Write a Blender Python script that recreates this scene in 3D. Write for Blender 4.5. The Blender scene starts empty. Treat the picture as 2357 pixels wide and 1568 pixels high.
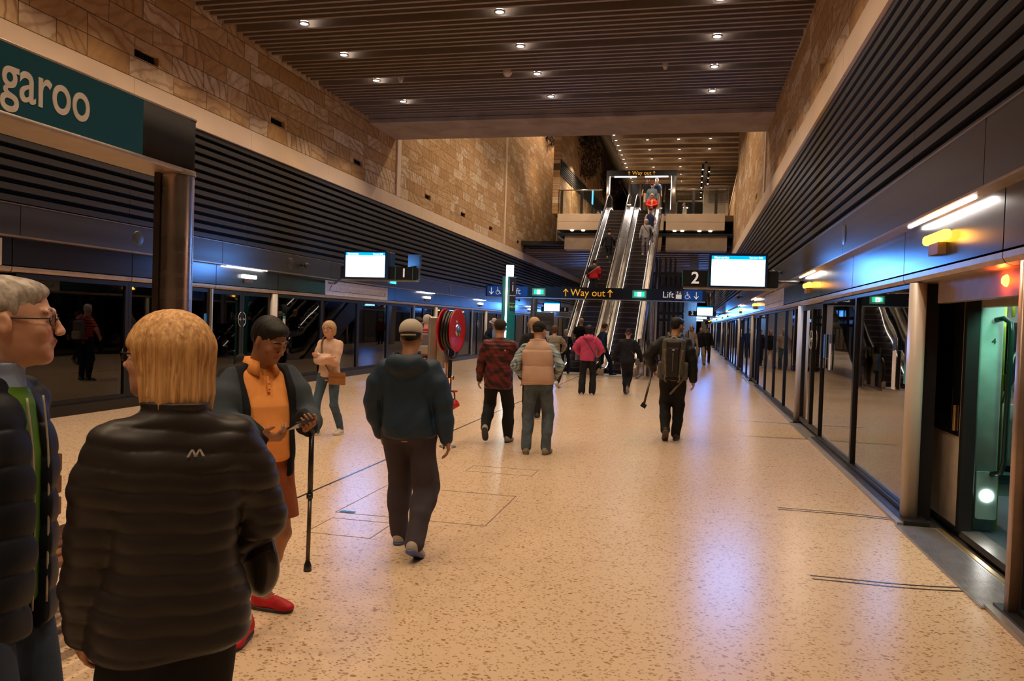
import bpy, math, random
import numpy as np
from math import sin, cos, pi, radians
from mathutils import Vector, Matrix
random.seed(7)
SC = bpy.context.scene
COL = SC.collection

# ---------------------------------------------------------------- camera, world, exposure
W_, H_ = 2357, 1568
F_, YAW, PITCH, ROLL = 1775.0, .2271, -.0239, .033
cd = bpy.data.cameras.new('camera'); cam = bpy.data.objects.new('camera', cd); COL.objects.link(cam)
cd.sensor_width = 36.0; cd.lens = F_ / W_ * 36.0; cd.clip_start = .05; cd.clip_end = 400
fv = Vector((-sin(YAW)*cos(PITCH), cos(YAW)*cos(PITCH), sin(PITCH)))
rv = Vector((cos(YAW), sin(YAW), 0)); uv = rv.cross(fv)
r2 = rv*cos(ROLL) + uv*sin(ROLL); u2 = -rv*sin(ROLL) + uv*cos(ROLL)
Mc = Matrix((r2, u2, -fv)).transposed().to_4x4(); Mc.translation = Vector((0, 0, 1.65))
cam.matrix_world = Mc; SC.camera = cam
SC.view_settings.view_transform = 'Standard'; SC.view_settings.look = 'None'
SC.view_settings.gamma = 1; SC.view_settings.use_curve_mapping = False
SC.view_settings.exposure = 0.22
SC.cycles.use_denoising = True; SC.cycles.use_adaptive_sampling = True; SC.cycles.adaptive_threshold = .035
SC.cycles.max_bounces = 6; SC.cycles.diffuse_bounces = 3; SC.cycles.glossy_bounces = 4
SC.cycles.transmission_bounces = 4; SC.cycles.transparent_max_bounces = 12
SC.cycles.sample_clamp_indirect = 6; SC.cycles.caustics_reflective = False; SC.cycles.caustics_refractive = False
wd = bpy.data.worlds.new('world'); SC.world = wd; wd.use_nodes = True
wd.node_tree.nodes['Background'].inputs[0].default_value = (1.0, .72, .5, 1)
wd.node_tree.nodes['Background'].inputs[1].default_value = .05

XR, XL = 1.9, -9.2            # faces of the two screen-door walls
ZB, ZG, ZT, ZW, ZS, ZC = 2.13, 2.6, 3.04, 5.1, 5.5, 7.35   # header bottom, gutter, header top, band bottom, stone bottom, ceiling
WARM = (1.0, .74, .49)

def lamp(kind, loc, power, color=WARM, size=.1, size_y=None, rot=None, spot=None, blend=.6, parent=None, name=None, spread=None):
    ld = bpy.data.lights.new(name or 'lamp', kind); ld.energy = power; ld.color = color
    if kind == 'AREA':
        ld.shape = 'RECTANGLE'; ld.size = size; ld.size_y = size_y or size
        if spread: ld.spread = spread
    elif kind == 'SPOT': ld.spot_size = spot or 2.2; ld.spot_blend = blend; ld.shadow_soft_size = size
    else: ld.shadow_soft_size = size
    o = bpy.data.objects.new(name or 'lamp', ld); COL.objects.link(o); o.location = loc
    if rot: o.rotation_euler = rot
    if parent: o.parent = parent
    return o

# ceiling downlight positions of the near hall (three columns) ; the lamps themselves are added with the fittings
DL_X = (-7.6, -3.65, .29); DL_Y0, DL_DY = 1.46, 1.777
# wash from the high ceiling of the escalator void
for (lx, ly, p) in ((-6, 26, 450), (-1.5, 26, 450), (-6, 31, 550), (-1.5, 31, 550), (-5.5, 37, 650), (-1.2, 36, 600), (-6, 44, 750), (-4, 44, 600), (-.5, 42, 600), (-4, 50, 700), (-.5, 50, 600), (-4, 60, 800)):
    lamp('SPOT', (lx, ly, 10.9), p, (1, .77, .54), .12, spot=2.6, blend=.7, name='void_ceiling_lamp')

for (lx, ly, lz, p) in ((-4.9, 27, 14.2, 420), (-4.9, 33, 14.2, 520), (-4.9, 38.5, 14.2, 750), (-7.4, 41, 14.4, 450), (-7.4, 45, 14.4, 450), (-7.4, 49, 14.4, 450), (-7.3, 44, 10.5, 200), (-1, 28, 10.9, 300)):  # added spots without fittings, put in to brighten the stone walls of the void
    lamp('SPOT', (lx, ly, lz), p, (1, .77, .54), .12, rot=(0, .9 if lx < -2 else -.9, 0), spot=2.7, blend=.8, name='wall_wash_lamp')

# ---------------------------------------------------------------- mesh helper
class MB:
    def __init__(s): s.v = []; s.f = []; s.sm = []
    def add(s, vs, fs, smooth=False):
        b = len(s.v); s.v += [tuple(p) for p in vs]; s.f += [tuple(b+i for i in f) for f in fs]; s.sm += [smooth]*len(fs); return s
    def box(s, x0, x1, y0, y1, z0, z1, M=None):
        vs = [Vector((x, y, z)) for x in (x0, x1) for y in (y0, y1) for z in (z0, z1)]
        if M: vs = [M @ v for v in vs]
        return s.add(vs, [(0,1,3,2),(4,6,7,5),(0,4,5,1),(2,3,7,6),(0,2,6,4),(1,5,7,3)])
    def rbox(s, x0, x1, y0, y1, z0, z1, r=.01, axis='z', M=None, n=4):
        # box with its four edges along axis rounded
        a = {'x': (1,2,0), 'y': (0,2,1), 'z': (0,1,2)}[axis]
        lo = (x0,y0,z0); hi = (x1,y1,z1)
        p = []
        for cx, cy, q in ((1,1,0),(0,1,1),(0,0,2),(1,0,3)):
            ox = (hi if cx else lo)[a[0]] + (-r if cx else r); oy = (hi if cy else lo)[a[1]] + (-r if cy else r)
            for k in range(n+1):
                t = (q + k/n)*pi/2; p.append((ox + r*cos(t), oy + r*sin(t)))
        vs = []
        for e in (lo, hi):
            for u, w in p:
                c = [0,0,0]; c[a[0]] = u; c[a[1]] = w; c[a[2]] = e[a[2]]; vs.append(M @ Vector(c) if M else Vector(c))
        m = len(p); fl = (a != (1,2,0) and a != (0,1,2))
        fs = [tuple(range(m))[::-1], tuple(range(m, 2*m))]
        fs += [(i, (i+1) % m, m+(i+1) % m, m+i) for i in range(m)]
        if fl: fs = [f[::-1] for f in fs]
        b = len(s.v); s.add(vs, fs[:2]); b0 = b
        s.f += [tuple(b0+i for i in f) for f in fs[2:]]; s.sm += [True]*len(fs[2:]); return s
    def tube(s, pts, r, n=10, cap=True, closed=False):
        pts = [Vector(p) for p in pts]; m = len(pts); rr = r if hasattr(r, '__len__') else [r]*m
        vs = []; up = None
        for i, p in enumerate(pts):
            if closed: t = pts[(i+1) % m] - pts[i-1]
            else: t = pts[min(i+1, m-1)] - pts[max(i-1, 0)]
            t.normalize()
            if up is None: up = Vector((0,0,1)) if abs(t.z) < .9 else Vector((1,0,0))
            a = t.cross(up)
            if a.length < 1e-4: a = t.cross(Vector((0,1,0)))
            a.normalize(); b = a.cross(t); up = b
            for k in range(n):
                q = 2*pi*k/n; vs.append(p + (a*cos(q) + b*sin(q))*rr[i])
        fs = []
        for i in range(m if closed else m-1):
            j = (i+1) % m
            fs += [(i*n+k, i*n+(k+1) % n, j*n+(k+1) % n, j*n+k) for k in range(n)]
        s.add(vs, fs, True)
        if cap and not closed:
            b = len(s.v) - len(vs); s.f += [tuple(b+k for k in range(n))[::-1], tuple(b+(m-1)*n+k for k in range(n))]; s.sm += [False]*2
        return s
    def cyl(s, p0, p1, r0, r1=None, n=16): return s.tube([p0, p1], [r0, r1 if r1 is not None else r0], n)
    def lathe(s, prof, M=None, n=32, closed=False):
        # prof (r, z) rotated about z
        vs = []
        for r, z in prof:
            for k in range(n):
                q = 2*pi*k/n; v = Vector((r*cos(q), r*sin(q), z)); vs.append(M @ v if M else v)
        m = len(prof); fs = []
        for i in range(m if closed else m-1):
            j = (i+1) % m
            fs += [(i*n+k, i*n+(k+1) % n, j*n+(k+1) % n, j*n+k) for k in range(n)]
        return s.add(vs, fs, True)
    def prism(s, poly, axis, a0, a1, M=None):
        # poly in the plane of the other two axes (in order), extruded along axis
        vs = []
        for e in (a0, a1):
            for u, w in poly:
                c = {'x': (e,u,w), 'y': (u,e,w), 'z': (u,w,e)}[axis]; vs.append(M @ Vector(c) if M else c)
        m = len(poly)
        return s.add(vs, [tuple(range(m)), tuple(range(m, 2*m))[::-1]] + [(i, m+i, m+(i+1) % m, (i+1) % m) for i in range(m)])
    def build(s, name, mat, parent=None, **k):
        me = bpy.data.meshes.new(name); me.from_pydata([tuple(v) for v in s.v], [], s.f)
        me.polygons.foreach_set('use_smooth', s.sm)
        bm_fix(me); me.materials.append(mat); me.update()
        o = bpy.data.objects.new(name, me); COL.objects.link(o)
        if parent: o.parent = parent
        if k: tag(o, **k)
        return o
def bm_fix(me):
    import bmesh
    b = bmesh.new(); b.from_mesh(me); bmesh.ops.recalc_face_normals(b, faces=b.faces); b.to_mesh(me); b.free()
def tag(o, label=None, cat=None, group=None, kind=None):
    if label: o['label'] = label
    if cat: o['category'] = cat
    if group: o['group'] = group
    if kind: o['kind'] = kind
    return o
def empty(name, loc=(0,0,0), rz=0, **k):
    o = bpy.data.objects.new(name, None); COL.objects.link(o); o.location = loc; o.rotation_euler = (0,0,rz); o.empty_display_size = .1
    tag(o, **k); return o
def struct(mb, name, mat, parent=None):
    o = mb.build(name, mat, parent)
    if not parent: o['kind'] = 'structure'
    return o
def copy_tree(o, parent=None):
    c = o.copy(); COL.objects.link(c); c.parent = parent
    for ch in [x for x in bpy.data.objects if x.parent == o]: copy_tree(ch, c)
    return c
def bev(o, w=.005, n=2):
    m = o.modifiers.new('bevel', 'BEVEL'); m.width = w; m.segments = n; m.limit_method = 'ANGLE'; return o

# ---------------------------------------------------------------- materials
class NT:
    def __init__(s, name):
        s.m = bpy.data.materials.new(name); s.m.use_nodes = True; s.t = s.m.node_tree; s.n = s.t.nodes; s.l = s.t.links
        s.b = s.n['Principled BSDF']; s.out = s.n['Material Output']
    def node(s, ty, **k):
        n = s.n.new(ty)
        for a, v in k.items():
            if a.startswith('i_'): 
                key = a[2:]; key = int(key) if key.isdigit() else key.replace('_', ' ')
                s.set(n.inputs[key], v)
            else: setattr(n, a, v)
        return n
    def set(s, inp, v):
        if isinstance(v, bpy.types.NodeSocket): s.l.new(v, inp)
        elif isinstance(v, (tuple, list)) and len(v) == 3 and inp.type == 'RGBA': inp.default_value = (*v, 1)
        else: inp.default_value = v
    def math(s, op, a, b=None, c=None):
        n = s.node('ShaderNodeMath', operation=op); s.set(n.inputs[0], a)
        if b is not None: s.set(n.inputs[1], b)
        if c is not None: s.set(n.inputs[2], c)
        return n.outputs[0]
    def mix(s, f, a, b, mode='MIX'):
        n = s.node('ShaderNodeMix', data_type='RGBA', blend_type=mode); s.set(n.inputs[0], f); s.set(n.inputs[6], a); s.set(n.inputs[7], b); return n.outputs[2]
    def ramp(s, f, stops, interp='LINEAR'):
        n = s.node('ShaderNodeValToRGB'); n.color_ramp.interpolation = interp; e = n.color_ramp.elements
        while len(e) < len(stops): e.new(.5)
        for x, (p, c) in zip(e, stops): x.position = p; x.color = (*c, 1)
        s.set(n.inputs[0], f); return n.outputs[0]
    def co(s, kind='Object', scale=None):
        c = s.node('ShaderNodeTexCoord').outputs[kind]
        if scale: 
            m = s.node('ShaderNodeMapping'); s.l.new(c, m.inputs[0]); m.inputs[3].default_value = scale; c = m.outputs[0]
        return c
    def noise(s, co, scale=5, detail=3, rough=.5, dist=0, out=0):
        n = s.node('ShaderNodeTexNoise'); s.l.new(co, n.inputs['Vector']); n.inputs['Scale'].default_value = scale
        n.inputs['Detail'].default_value = detail; n.inputs['Roughness'].default_value = rough; n.inputs['Distortion'].default_value = dist
        return n.outputs[out]
    def bump(s, h, strength=.3, dist=.01):
        n = s.node('ShaderNodeBump'); n.inputs['Strength'].default_value = strength; n.inputs['Distance'].default_value = dist
        s.l.new(h, n.inputs['Height']); s.l.new(n.outputs[0], s.b.inputs['Normal']); return n
    def base(s, c=None, rough=None, metal=None, spec=None, emis=None, estr=0):
        if c is not None: s.set(s.b.inputs['Base Color'], c)
        if rough is not None: s.set(s.b.inputs['Roughness'], rough)
        if metal is not None: s.set(s.b.inputs['Metallic'], metal)
        if spec is not None: s.b.inputs['Specular IOR Level'].default_value = spec
        if emis is not None: s.set(s.b.inputs['Emission Color'], emis); s.b.inputs['Emission Strength'].default_value = estr
        return s.m
_mc = {}
def M(name, c, rough=.5, metal=0, var=.12, nscale=8, emis=None, estr=0, spec=None, bump=0):
    if name in _mc: return _mc[name]
    t = NT(name); co = t.co(); nz = t.noise(co, nscale, 3)
    a = tuple(x*(1-var) for x in c); b = tuple(min(1, x*(1+var)) for x in c)
    t.base(t.ramp(nz, [(.3, a), (.7, b)]), rough, metal, spec, emis, estr)
    if bump: t.bump(t.noise(co, nscale*6, 4), bump, .004)
    _mc[name] = t.m; return t.m
def emi(name, c, s):
    if name in _mc: return _mc[name]
    t = NT(name); t.base((0,0,0), .5, 0, 0, c, s); _mc[name] = t.m; return t.m

def m_floor():
    t = NT('terrazzo_floor'); g = t.co(); x, y, z = t.node('ShaderNodeSeparateXYZ', i_0=g).outputs[:]
    base = t.ramp(t.noise(g, .7, 2), [(.3, (.57,.415,.275)), (.7, (.61,.445,.30))])
    col = base
    for sc, thr, c1, c2 in ((25, .24, (.27,.135,.06), (.42,.26,.14)), (42, .26, (.22,.12,.06), (.46,.34,.22)), (56, .27, (.25,.13,.06), (.46,.30,.17))):
        v = t.node('ShaderNodeTexVoronoi', i_Scale=sc); 
        mp = t.node('ShaderNodeMapping', i_0=g); mp.inputs[3].default_value = (1, 1.35, 1); mp.inputs[1].default_value = (sc*.37, 0, 0); mp.inputs[2].default_value = (0, 0, sc)
        wob = t.noise(mp.outputs[0], sc*1.6, 1, out=1)
        vm = t.node('ShaderNodeMix', data_type='RGBA', blend_type='ADD'); vm.inputs[0].default_value = .012; t.l.new(mp.outputs[0], vm.inputs[6]); t.l.new(wob, vm.inputs[7])
        t.l.new(vm.outputs[2], v.inputs['Vector'])
        rnd = t.node('ShaderNodeSeparateColor', i_0=v.outputs['Color']).outputs
        lim = t.math('MULTIPLY', rnd[0], thr*1.9)
        msk = t.math('LESS_THAN', v.outputs['Distance'], lim)
        msk = t.math('MULTIPLY', msk, t.math('GREATER_THAN', rnd[2], .35))
        col = t.mix(msk, col, t.mix(rnd[1], c1, c2))
    # joints cast into the floor: along the hall and across it
    def line(c, at, w): return t.math('LESS_THAN', t.math('ABSOLUTE', t.math('SUBTRACT', c, at)), w)
    jt = line(y, 6.9, .004)
    for q in (13.3, 19.7, .5): jt = t.math('MAXIMUM', jt, line(y, q, .003))
    col = t.mix(jt, col, (.33,.235,.16))
    t.base(col, .27, 0, .4); return t.m
def m_stone(name, rough_amp, dark=1.0, axis='y'):
    t = NT(name); g = t.co(); s3 = t.node('ShaderNodeSeparateXYZ', i_0=g).outputs
    y, z = (s3[1] if axis == 'y' else s3[0]), s3[2]
    zz = t.math('DIVIDE', z, .345); row = t.math('FLOOR', zz); fz = t.math('SUBTRACT', zz, row)
    u = t.math('ADD', t.math('DIVIDE', y, .86), t.math('MULTIPLY', row, 37.31))
    v1 = t.node('ShaderNodeTexVoronoi', voronoi_dimensions='1D'); t.l.new(u, v1.inputs['W']); v1.inputs['Scale'].default_value = 1.0
    v2 = t.node('ShaderNodeTexVoronoi', voronoi_dimensions='1D', feature='DISTANCE_TO_EDGE'); t.l.new(u, v2.inputs['W']); v2.inputs['Scale'].default_value = 1.0
    rc = t.node('ShaderNodeSeparateColor', i_0=v1.outputs['Color']).outputs
    ez = t.math('MINIMUM', fz, t.math('SUBTRACT', 1, fz))
    edge = t.math('MINIMUM', t.math('MULTIPLY', ez, .345), t.math('MULTIPLY', v2.outputs['Distance'], .86))
    mort = t.math('LESS_THAN', edge, .006)
    # each block cut from its own bed: rotate and shift the veins per block
    off = t.node('ShaderNodeCombineXYZ', i_0=t.math('MULTIPLY', rc[0], 31.0), i_1=t.math('MULTIPLY', rc[1], 17.0), i_2=t.math('MULTIPLY', rc[2], 23.0)).outputs[0]
    p2 = t.node('ShaderNodeCombineXYZ', i_0=y, i_1=z, i_2=0.0).outputs[0]
    rot = t.node('ShaderNodeVectorRotate', rotation_type='Z_AXIS'); t.l.new(p2, rot.inputs['Vector']); t.l.new(t.math('MULTIPLY', rc[1], 3.1), rot.inputs['Angle'])
    ad = t.node('ShaderNodeVectorMath', operation='ADD'); t.l.new(rot.outputs[0], ad.inputs[0]); t.l.new(off, ad.inputs[1]); pv = ad.outputs[0]
    wv = t.node('ShaderNodeTexWave', wave_type='BANDS'); t.l.new(pv, wv.inputs['Vector']); wv.inputs['Scale'].default_value = 1.6
    wv.inputs['Distortion'].default_value = 9; wv.inputs['Detail'].default_value = 3; wv.inputs['Detail Scale'].default_value = .8
    nz = t.noise(pv, 3.5, 5, .6, .6)
    tone = t.mix(rc[0], (.45*dark,.255*dark,.105*dark), (.62*dark,.42*dark,.235*dark))
    tone = t.mix(t.math('GREATER_THAN', rc[2], .78), tone, (.68*dark,.52*dark,.36*dark))
    vein = t.math('MULTIPLY', t.ramp(wv.outputs['Fac'], [(.0, (0,)*3), (.72, (.1,)*3), (.95, (1,)*3)]), t.ramp(rc[1], [(.1, (.25,)*3), (.7, (1,)*3)]))
    col = t.mix(t.math('MULTIPLY', vein, .7), tone, (.27*dark,.125*dark,.045*dark))
    col = t.mix(t.ramp(nz, [(.42, (0,)*3), (.7, (.7,)*3)]), col, (.36*dark,.20*dark,.085*dark))
    col = t.mix(mort, col, (.13*dark,.085*dark,.05*dark))
    t.base(col, .85, 0, .25)
    big = t.noise(g, 6, 5, .65, .4)
    h = t.math('ADD', t.math('MULTIPLY', t.math('MINIMUM', edge, .012), 25), t.math('MULTIPLY', big, rough_amp))
    h = t.math('ADD', h, t.math('MULTIPLY', rc[0], .5*rough_amp))
    t.bump(h, .8, .03); return t.m
def m_glass(name, tint=(.55,.56,.56), mirror=.12):
    t = NT(name); tr = t.node('ShaderNodeBsdfTransparent'); tr.inputs[0].default_value = (*tint, 1)
    gl = t.node('ShaderNodeBsdfGlossy'); gl.inputs['Roughness'].default_value = .015; gl.inputs[0].default_value = (.95,.93,.9,1)
    g = t.co(); w = t.node('ShaderNodeBump'); w.inputs['Strength'].default_value = .06; w.inputs['Distance'].default_value = .02
    t.l.new(t.noise(g, 1.1, 1), w.inputs['Height']); t.l.new(w.outputs[0], gl.inputs['Normal'])
    fr = t.node('ShaderNodeFresnel', i_0=1.55)
    f = t.math('MINIMUM', t.math('ADD', t.math('MULTIPLY', fr.outputs[0], 1.25), mirror), 1.0)
    mx = t.node('ShaderNodeMixShader'); t.l.new(f, mx.inputs[0]); t.l.new(tr.outputs[0], mx.inputs[1]); t.l.new(gl.outputs[0], mx.inputs[2])
    t.l.new(mx.outputs[0], t.out.inputs[0]); return t.m
def m_concrete():
    t = NT('concrete'); g = t.co(); n = t.noise(g, 1.1, 6, .6, .5)
    c = t.ramp(n, [(.3, (.23,.165,.115)), (.5, (.33,.245,.175)), (.75, (.40,.31,.23))])
    t.base(c, .75); t.bump(t.noise(g, 30, 4), .2, .005); return t.m
def m_panel(name, c, rough=.3, metal=.8, streak=(.2,.02,3)):
    t = NT(name); g = t.co('Object', streak); n = t.noise(g, 3, 2)
    t.base(t.ramp(n, [(.3, tuple(x*.9 for x in c)), (.7, tuple(x*1.1 for x in c))]), t.ramp(n, [(.3, (rough*.9,)*3), (.7, (rough*1.12,)*3)]), metal); return t.m

FLOOR = m_floor(); STONE = m_stone('sandstone_blocks', .25, .95); STONE2 = m_stone('split_sandstone', 2.0, .86)
GLASS = m_glass('screen_glass', (.50,.49,.46), .12); GLASSL = m_glass('left_screen_glass', (.50,.49,.46), .01); CLEAR = m_glass('clear_glass', (.86,.88,.86), .02)
CONC = m_concrete()
HEAD = m_panel('header_steel', (.10,.10,.11), .23, .9); HEADU = m_panel('upper_header_steel', (.085,.08,.08), .36, .7)
LOUV = m_panel('louvre_metal', (.055,.052,.05), .42, .4); BLACK = M('black_metal', (.012,.012,.013), .4, .3)
BAND = M('beige_cladding', (.62,.47,.34), .55, 0, .04, 2); BLK = M('matt_black', (.006,.006,.006), .9)
BEIGE = M('beige_post_paint', (.55,.47,.38), .4, 0, .04, 2); SOFF = M('soffit_metal', (.42,.33,.26), .35, .5)
STEEL = m_panel('brushed_steel', (.62,.58,.54), .24, 1.0); STEELD = m_panel('dark_steel', (.36,.31,.28), .36, .85)
BATT = M('ceiling_batten', (.24,.18,.14), .45, .2, .05); BATD = M('ceiling_dark', (.022,.015,.012), .6)
RIB = M('threshold_grey', (.36,.33,.30), .35, .6)
WHITE_L = emi('white_tube', (1,.95,.88), 14); AMBER = emi('amber_lens', (1,.42,.03), 7); REDL = emi('red_lens', (1,.13,.02), 14)
# ---------------------------------------------------------------- floor and hall shell
Y0, Y1 = -5.0, 150.0
b = MB().box(XL-.1, XR, Y0, Y1, -.3, 0); struct(b, 'floor', FLOOR)
struct(MB().box(-3.412, -3.388, Y0, 26, 0, .0025), 'trim_1', M('joint_strip', (.05,.045,.045), .25, .6))
for i, (a0, a1, c0, c1) in enumerate(((-2.86, -1.55, 5.97, 7.1), (-2.80, -2.27, 5.34, 5.8), (-2.35, -1.6, 8.1, 8.45))):
    b = MB(); w = .006
    for x0, x1, y0, y1 in ((a0, a1, c0, c0+w), (a0, a1, c1-w, c1), (a0, a0+w, c0, c1), (a1-w, a1, c0, c1)): b.box(x0, x1, y0, y1, 0, .002)
    b.build('access_hatch', M('hatch_edge', (.16,.12,.09), .4, .5), label=('large terrazzo floor hatch with thin metal edge on the near platform', 'small floor hatch left of the large hatch', 'narrow floor hatch beyond the large hatch')[i], cat='floor hatch')
MB().box(-2.83, -2.70, 5.985, 6.035, .002, .004).build('floor_tag', M('blue_tag', (.02,.14,.32), .4), label='small blue tag on the corner of the large floor hatch', cat='marker')
# right edge of the platform: sill strip, thresholds at the doors
DR = [6.5, 13.55, 24.6, 31.6, 42.5, 49.5, 60.4, 67.4, 78.4, 85.4]     # door centres, right wall
DLf = [7.6, 14.6, 26.0, 33.2, 44.0, 51.1, 62, 69, 80, 87]             # door centres, left wall
HW = 1.12
def gaps(ds, y0, y1, a=HW, b_=HW):
    out = []; p = y0
    for d in ds: out.append((p, d-a)); p = d+b_
    out.append((p, y1)); return out
b = MB()
for g0, g1 in gaps([6.2]+DR[1:], Y0, 110, 1.0, 1.02): b.box(XR-.05, XR+.16, g0, g1, 0, .045)
struct(b, 'trim_2', M('sill_dark', (.05,.045,.045), .35, .7))
b = MB()
for g0, g1 in gaps([6.2]+DR[1:], Y0, 110, 1.0, 1.02): b.box(XR-.1, XR-.05, g0, g1, 0, .03)
struct(b, 'trim_3', RIB)
b = MB(); b.box(XL-.16, XL+.03, Y0, 110, 0, .16); struct(b, 'trim_4', M('left_plinth', (.03,.027,.025), .3, .5))

def hall_side(side):
    X, sg = (XR, 1) if side == 'right' else (XL, -1)
    def bx(m, d0, d1, y0, y1, z0, z1):     # d = distance behind the face
        x0, x1 = X+sg*d0, X+sg*d1; return m.box(min(x0,x1), max(x0,x1), y0, y1, z0, z1)
    # lower header: separate panels, rounded lower lip
    joints = [5.45 + 2.333*k if side == 'right' else 4.15 + 2.36*k for k in range(-4, 45)]
    m = MB(); lip = MB()
    for a, c in zip(joints, joints[1:]):
        bx(m, 0, .25, a+.008, c-.008, ZB+.08, ZG)
        pr = [(.0, .085), (.0, .045), (.02, .015), (.06, 0), (.25, 0), (.25, .085)]
        lip.prism([(X+sg*d, ZB-.02+h) for d, h in pr], 'y', a+.008, c-.008)
    n = 1 if side == 'right' else 5
    struct(m, 'wall_%s_header' % side, HEAD); struct(lip, 'trim_%d' % (4+n), SOFF)
    m = MB()
    for a, c in zip(joints[::2], joints[2::2]): bx(m, -.13, .2, a+.006, c-.006, ZG+.02, ZT)
    struct(m, 'wall_%s_upper_header' % side, HEADU)
    m = MB(); bx(m, -.125, .0, Y0, 110, ZG, ZG+.02); struct(m, 'trim_%d' % (5+n), SOFF)
    m = MB(); bx(m, -.135, .0, Y0, 110, ZT, ZT+.012); struct(m, 'trim_%d' % (6+n), STEELD)
    # louvre wall
    m = MB(); bx(m, .14, .2, Y0, Y1, ZT, ZW); struct(m, 'wall_%s_backing' % side, BLK)
    m = MB(); p = (ZW-ZT)/13
    lj = [Y0] + [v for v in [4.1+3.52*k for k in range(-2, 42)] if v > Y0] + [Y1]
    for a, c in zip(lj, lj[1:]):
        for k in range(13): bx(m, 0, .045, a+.004, c-.004, ZT+.05+p*k, ZT+.05+p*k+.088)
    struct(m, 'wall_%s_louvres' % side, LOUV)
    # beige band
    m = MB()
    for a, c in zip(lj, lj[1:]): bx(m, -.04, .3, a+.004, c-.004, ZW, ZS)
    struct(m, 'trim_%d' % (7+n), BAND)
hall_side('right'); hall_side('left')
# sandstone walls above the band, with real recesses for the vents
VY = [3.0, 7.2, 11.47, 15.76, 20.06, 25.9, 30.2, 34.7, 40.5, 44.9, 49.3, 55.2]
def stone(X, sg, y0, y1, z1, name, mat, vents=()):
    m = MB(); d = .06
    def bx(a, c, e, g):
        if c > a: m.box(min(X-.0, X+sg*.4), max(X, X+sg*.4), a, c, e, g)
    zv0, zv1 = 5.88, 6.04
    p = y0
    bx(y0, y1, ZS, zv0); bx(y0, y1, zv1, z1)
    for v in [v for v in vents if y0 < v < y1]: bx(p, v-.3, zv0, zv1); p = v+.3
    bx(p, y1, zv0, zv1)
    return struct(m, name, mat)
stone(XL, -1, Y0, 22.85, 8.2, 'wall_left', STONE, VY)
stone(XL, -1, 23.15, 37.1, 15.5, 'wall_left_second', STONE2, VY)
stone(XL, -1, 37.3, 52.3, 15.5, 'wall_left_third', STONE2, VY)
stone(XL, -1, 52.5, 150, 7.6, 'wall_left_fourth', STONE2, VY)
stone(XR, 1, Y0, 22.85, 8.2, 'wall_right', STONE, [8.9, 13.2, 17.5])
stone(XR, 1, 23.15, 38.3, 15.5, 'wall_right_second', STONE2, [21.8, 26.1])
# beyond the void the right wall is capped by a sloping coping
m = MB(); m.prism([(38.3, ZS), (150, ZS), (150, 5.9), (52.2, 7.9), (38.3, 8.9)], 'x', XR, XR+.4); struct(m, 'wall_right_third', STONE2)
m = MB(); m.prism([(38.3, 8.9), (52.2, 7.9), (52.2, 8.12), (38.3, 9.14)], 'x', XR-.03, XR+.4); struct(m, 'trim_13', BAND)
m = MB()
for y in (23.0, 37.2, 52.4): m.box(XL-.1, XL+.05, y-.15, y+.15, ZS, 15.5)
struct(m, 'trim_14', BAND)
m = MB()
for y in (23.0,): m.box(XR-.04, XR+.1, y-.15, y+.15, ZS, 15.5)
struct(m, 'trim_15', BAND)
# vent grilles
for X, sg, ys, w in ((XL, -1, VY, 'left'), (XR, 1, [8.9, 13.2, 17.5], 'right')):
    for i, y in enumerate(ys):
        if y < 7.5 or (w == 'right' and y < 9): continue
        m = MB(); x0 = X+sg*.13
        m.box(min(x0, x0+sg*.05), max(x0, x0+sg*.05), y-.3, y+.3, 5.88, 6.04)
        g = m.build('wall_vent', BLK, label='dark slotted vent in the %s sandstone wall, number %d counting from the camera' % (w, i-1 if w == 'left' else i), cat='vent', group='vents in the sandstone walls')
        s = MB()
        for k in range(12): s.box(min(X+sg*.08, X+sg*.12), max(X+sg*.08, X+sg*.12), y-.29+.05*k, y-.29+.05*k+.012, 5.885, 6.035)
        s.build('grille', BLACK, g)
# ceiling of the near hall: battens across, a dark channel every 1.78 m
grooves = [DL_Y0 + DL_DY*k for k in range(-3, 11)]      # channel centres (13.9, 15.7 ... 19.2)
m = MB(); mk = MB(); p = DL_DY/8
for gy in grooves:
    for k in range(1, 8):
        y = gy + p*k
        if y < 20.55 and y > Y0: m.box(XL+.0, XR-.0, y-.035, y+.035, ZC, ZC+.17)
    for k in range(1, 8):
        y = gy + p*k
        if y < 20.5 and y > Y0: mk.box(XL, XR, y+.035, y+p-.035, ZC+.10, ZC+.12)
struct(m, 'ceiling_battens', BATT); struct(mk, 'ceiling_infill', BATD)
struct(MB().box(XL-.4, XR+.4, Y0, 20.7, ZC+.3, ZC+.5), 'ceiling', BLK)
rows = ['nearest', 'second', 'third', 'fourth', 'fifth']
for ci, x in enumerate(DL_X):
    for k in range(-2, 11):
        y = DL_Y0 + DL_DY*k
        if y > 20 or y < Y0: continue
        vis = y > 12.5
        if vis:
            e = empty('ceiling_downlight', (x, y, ZC), label='round ceiling downlight, %s column, %s row counted from the concrete beam' % (('left','middle','right')[ci], ('first','second','third','fourth')[10-k] if 10-k < 4 else 'far'), cat='downlight', group='downlights of the slatted ceiling')
            MB().lathe([(.075, .02), (.078, .0), (.10, -.004), (.105, .006), (.10, .03)], n=24).build('trim_ring', M('light_ring', (.5,.47,.45), .3, .6), e)
            MB().lathe([(.001, .012), (.04, .012), (.075, .014), (.075, .05)], n=20).build('lens', emi('down_lens', (1,.93,.84), 26), e)
        lamp('SPOT', (x, y, ZC-.03), 200, WARM, .07, spot=1.8, blend=.6, name='downlight_lamp')
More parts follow.
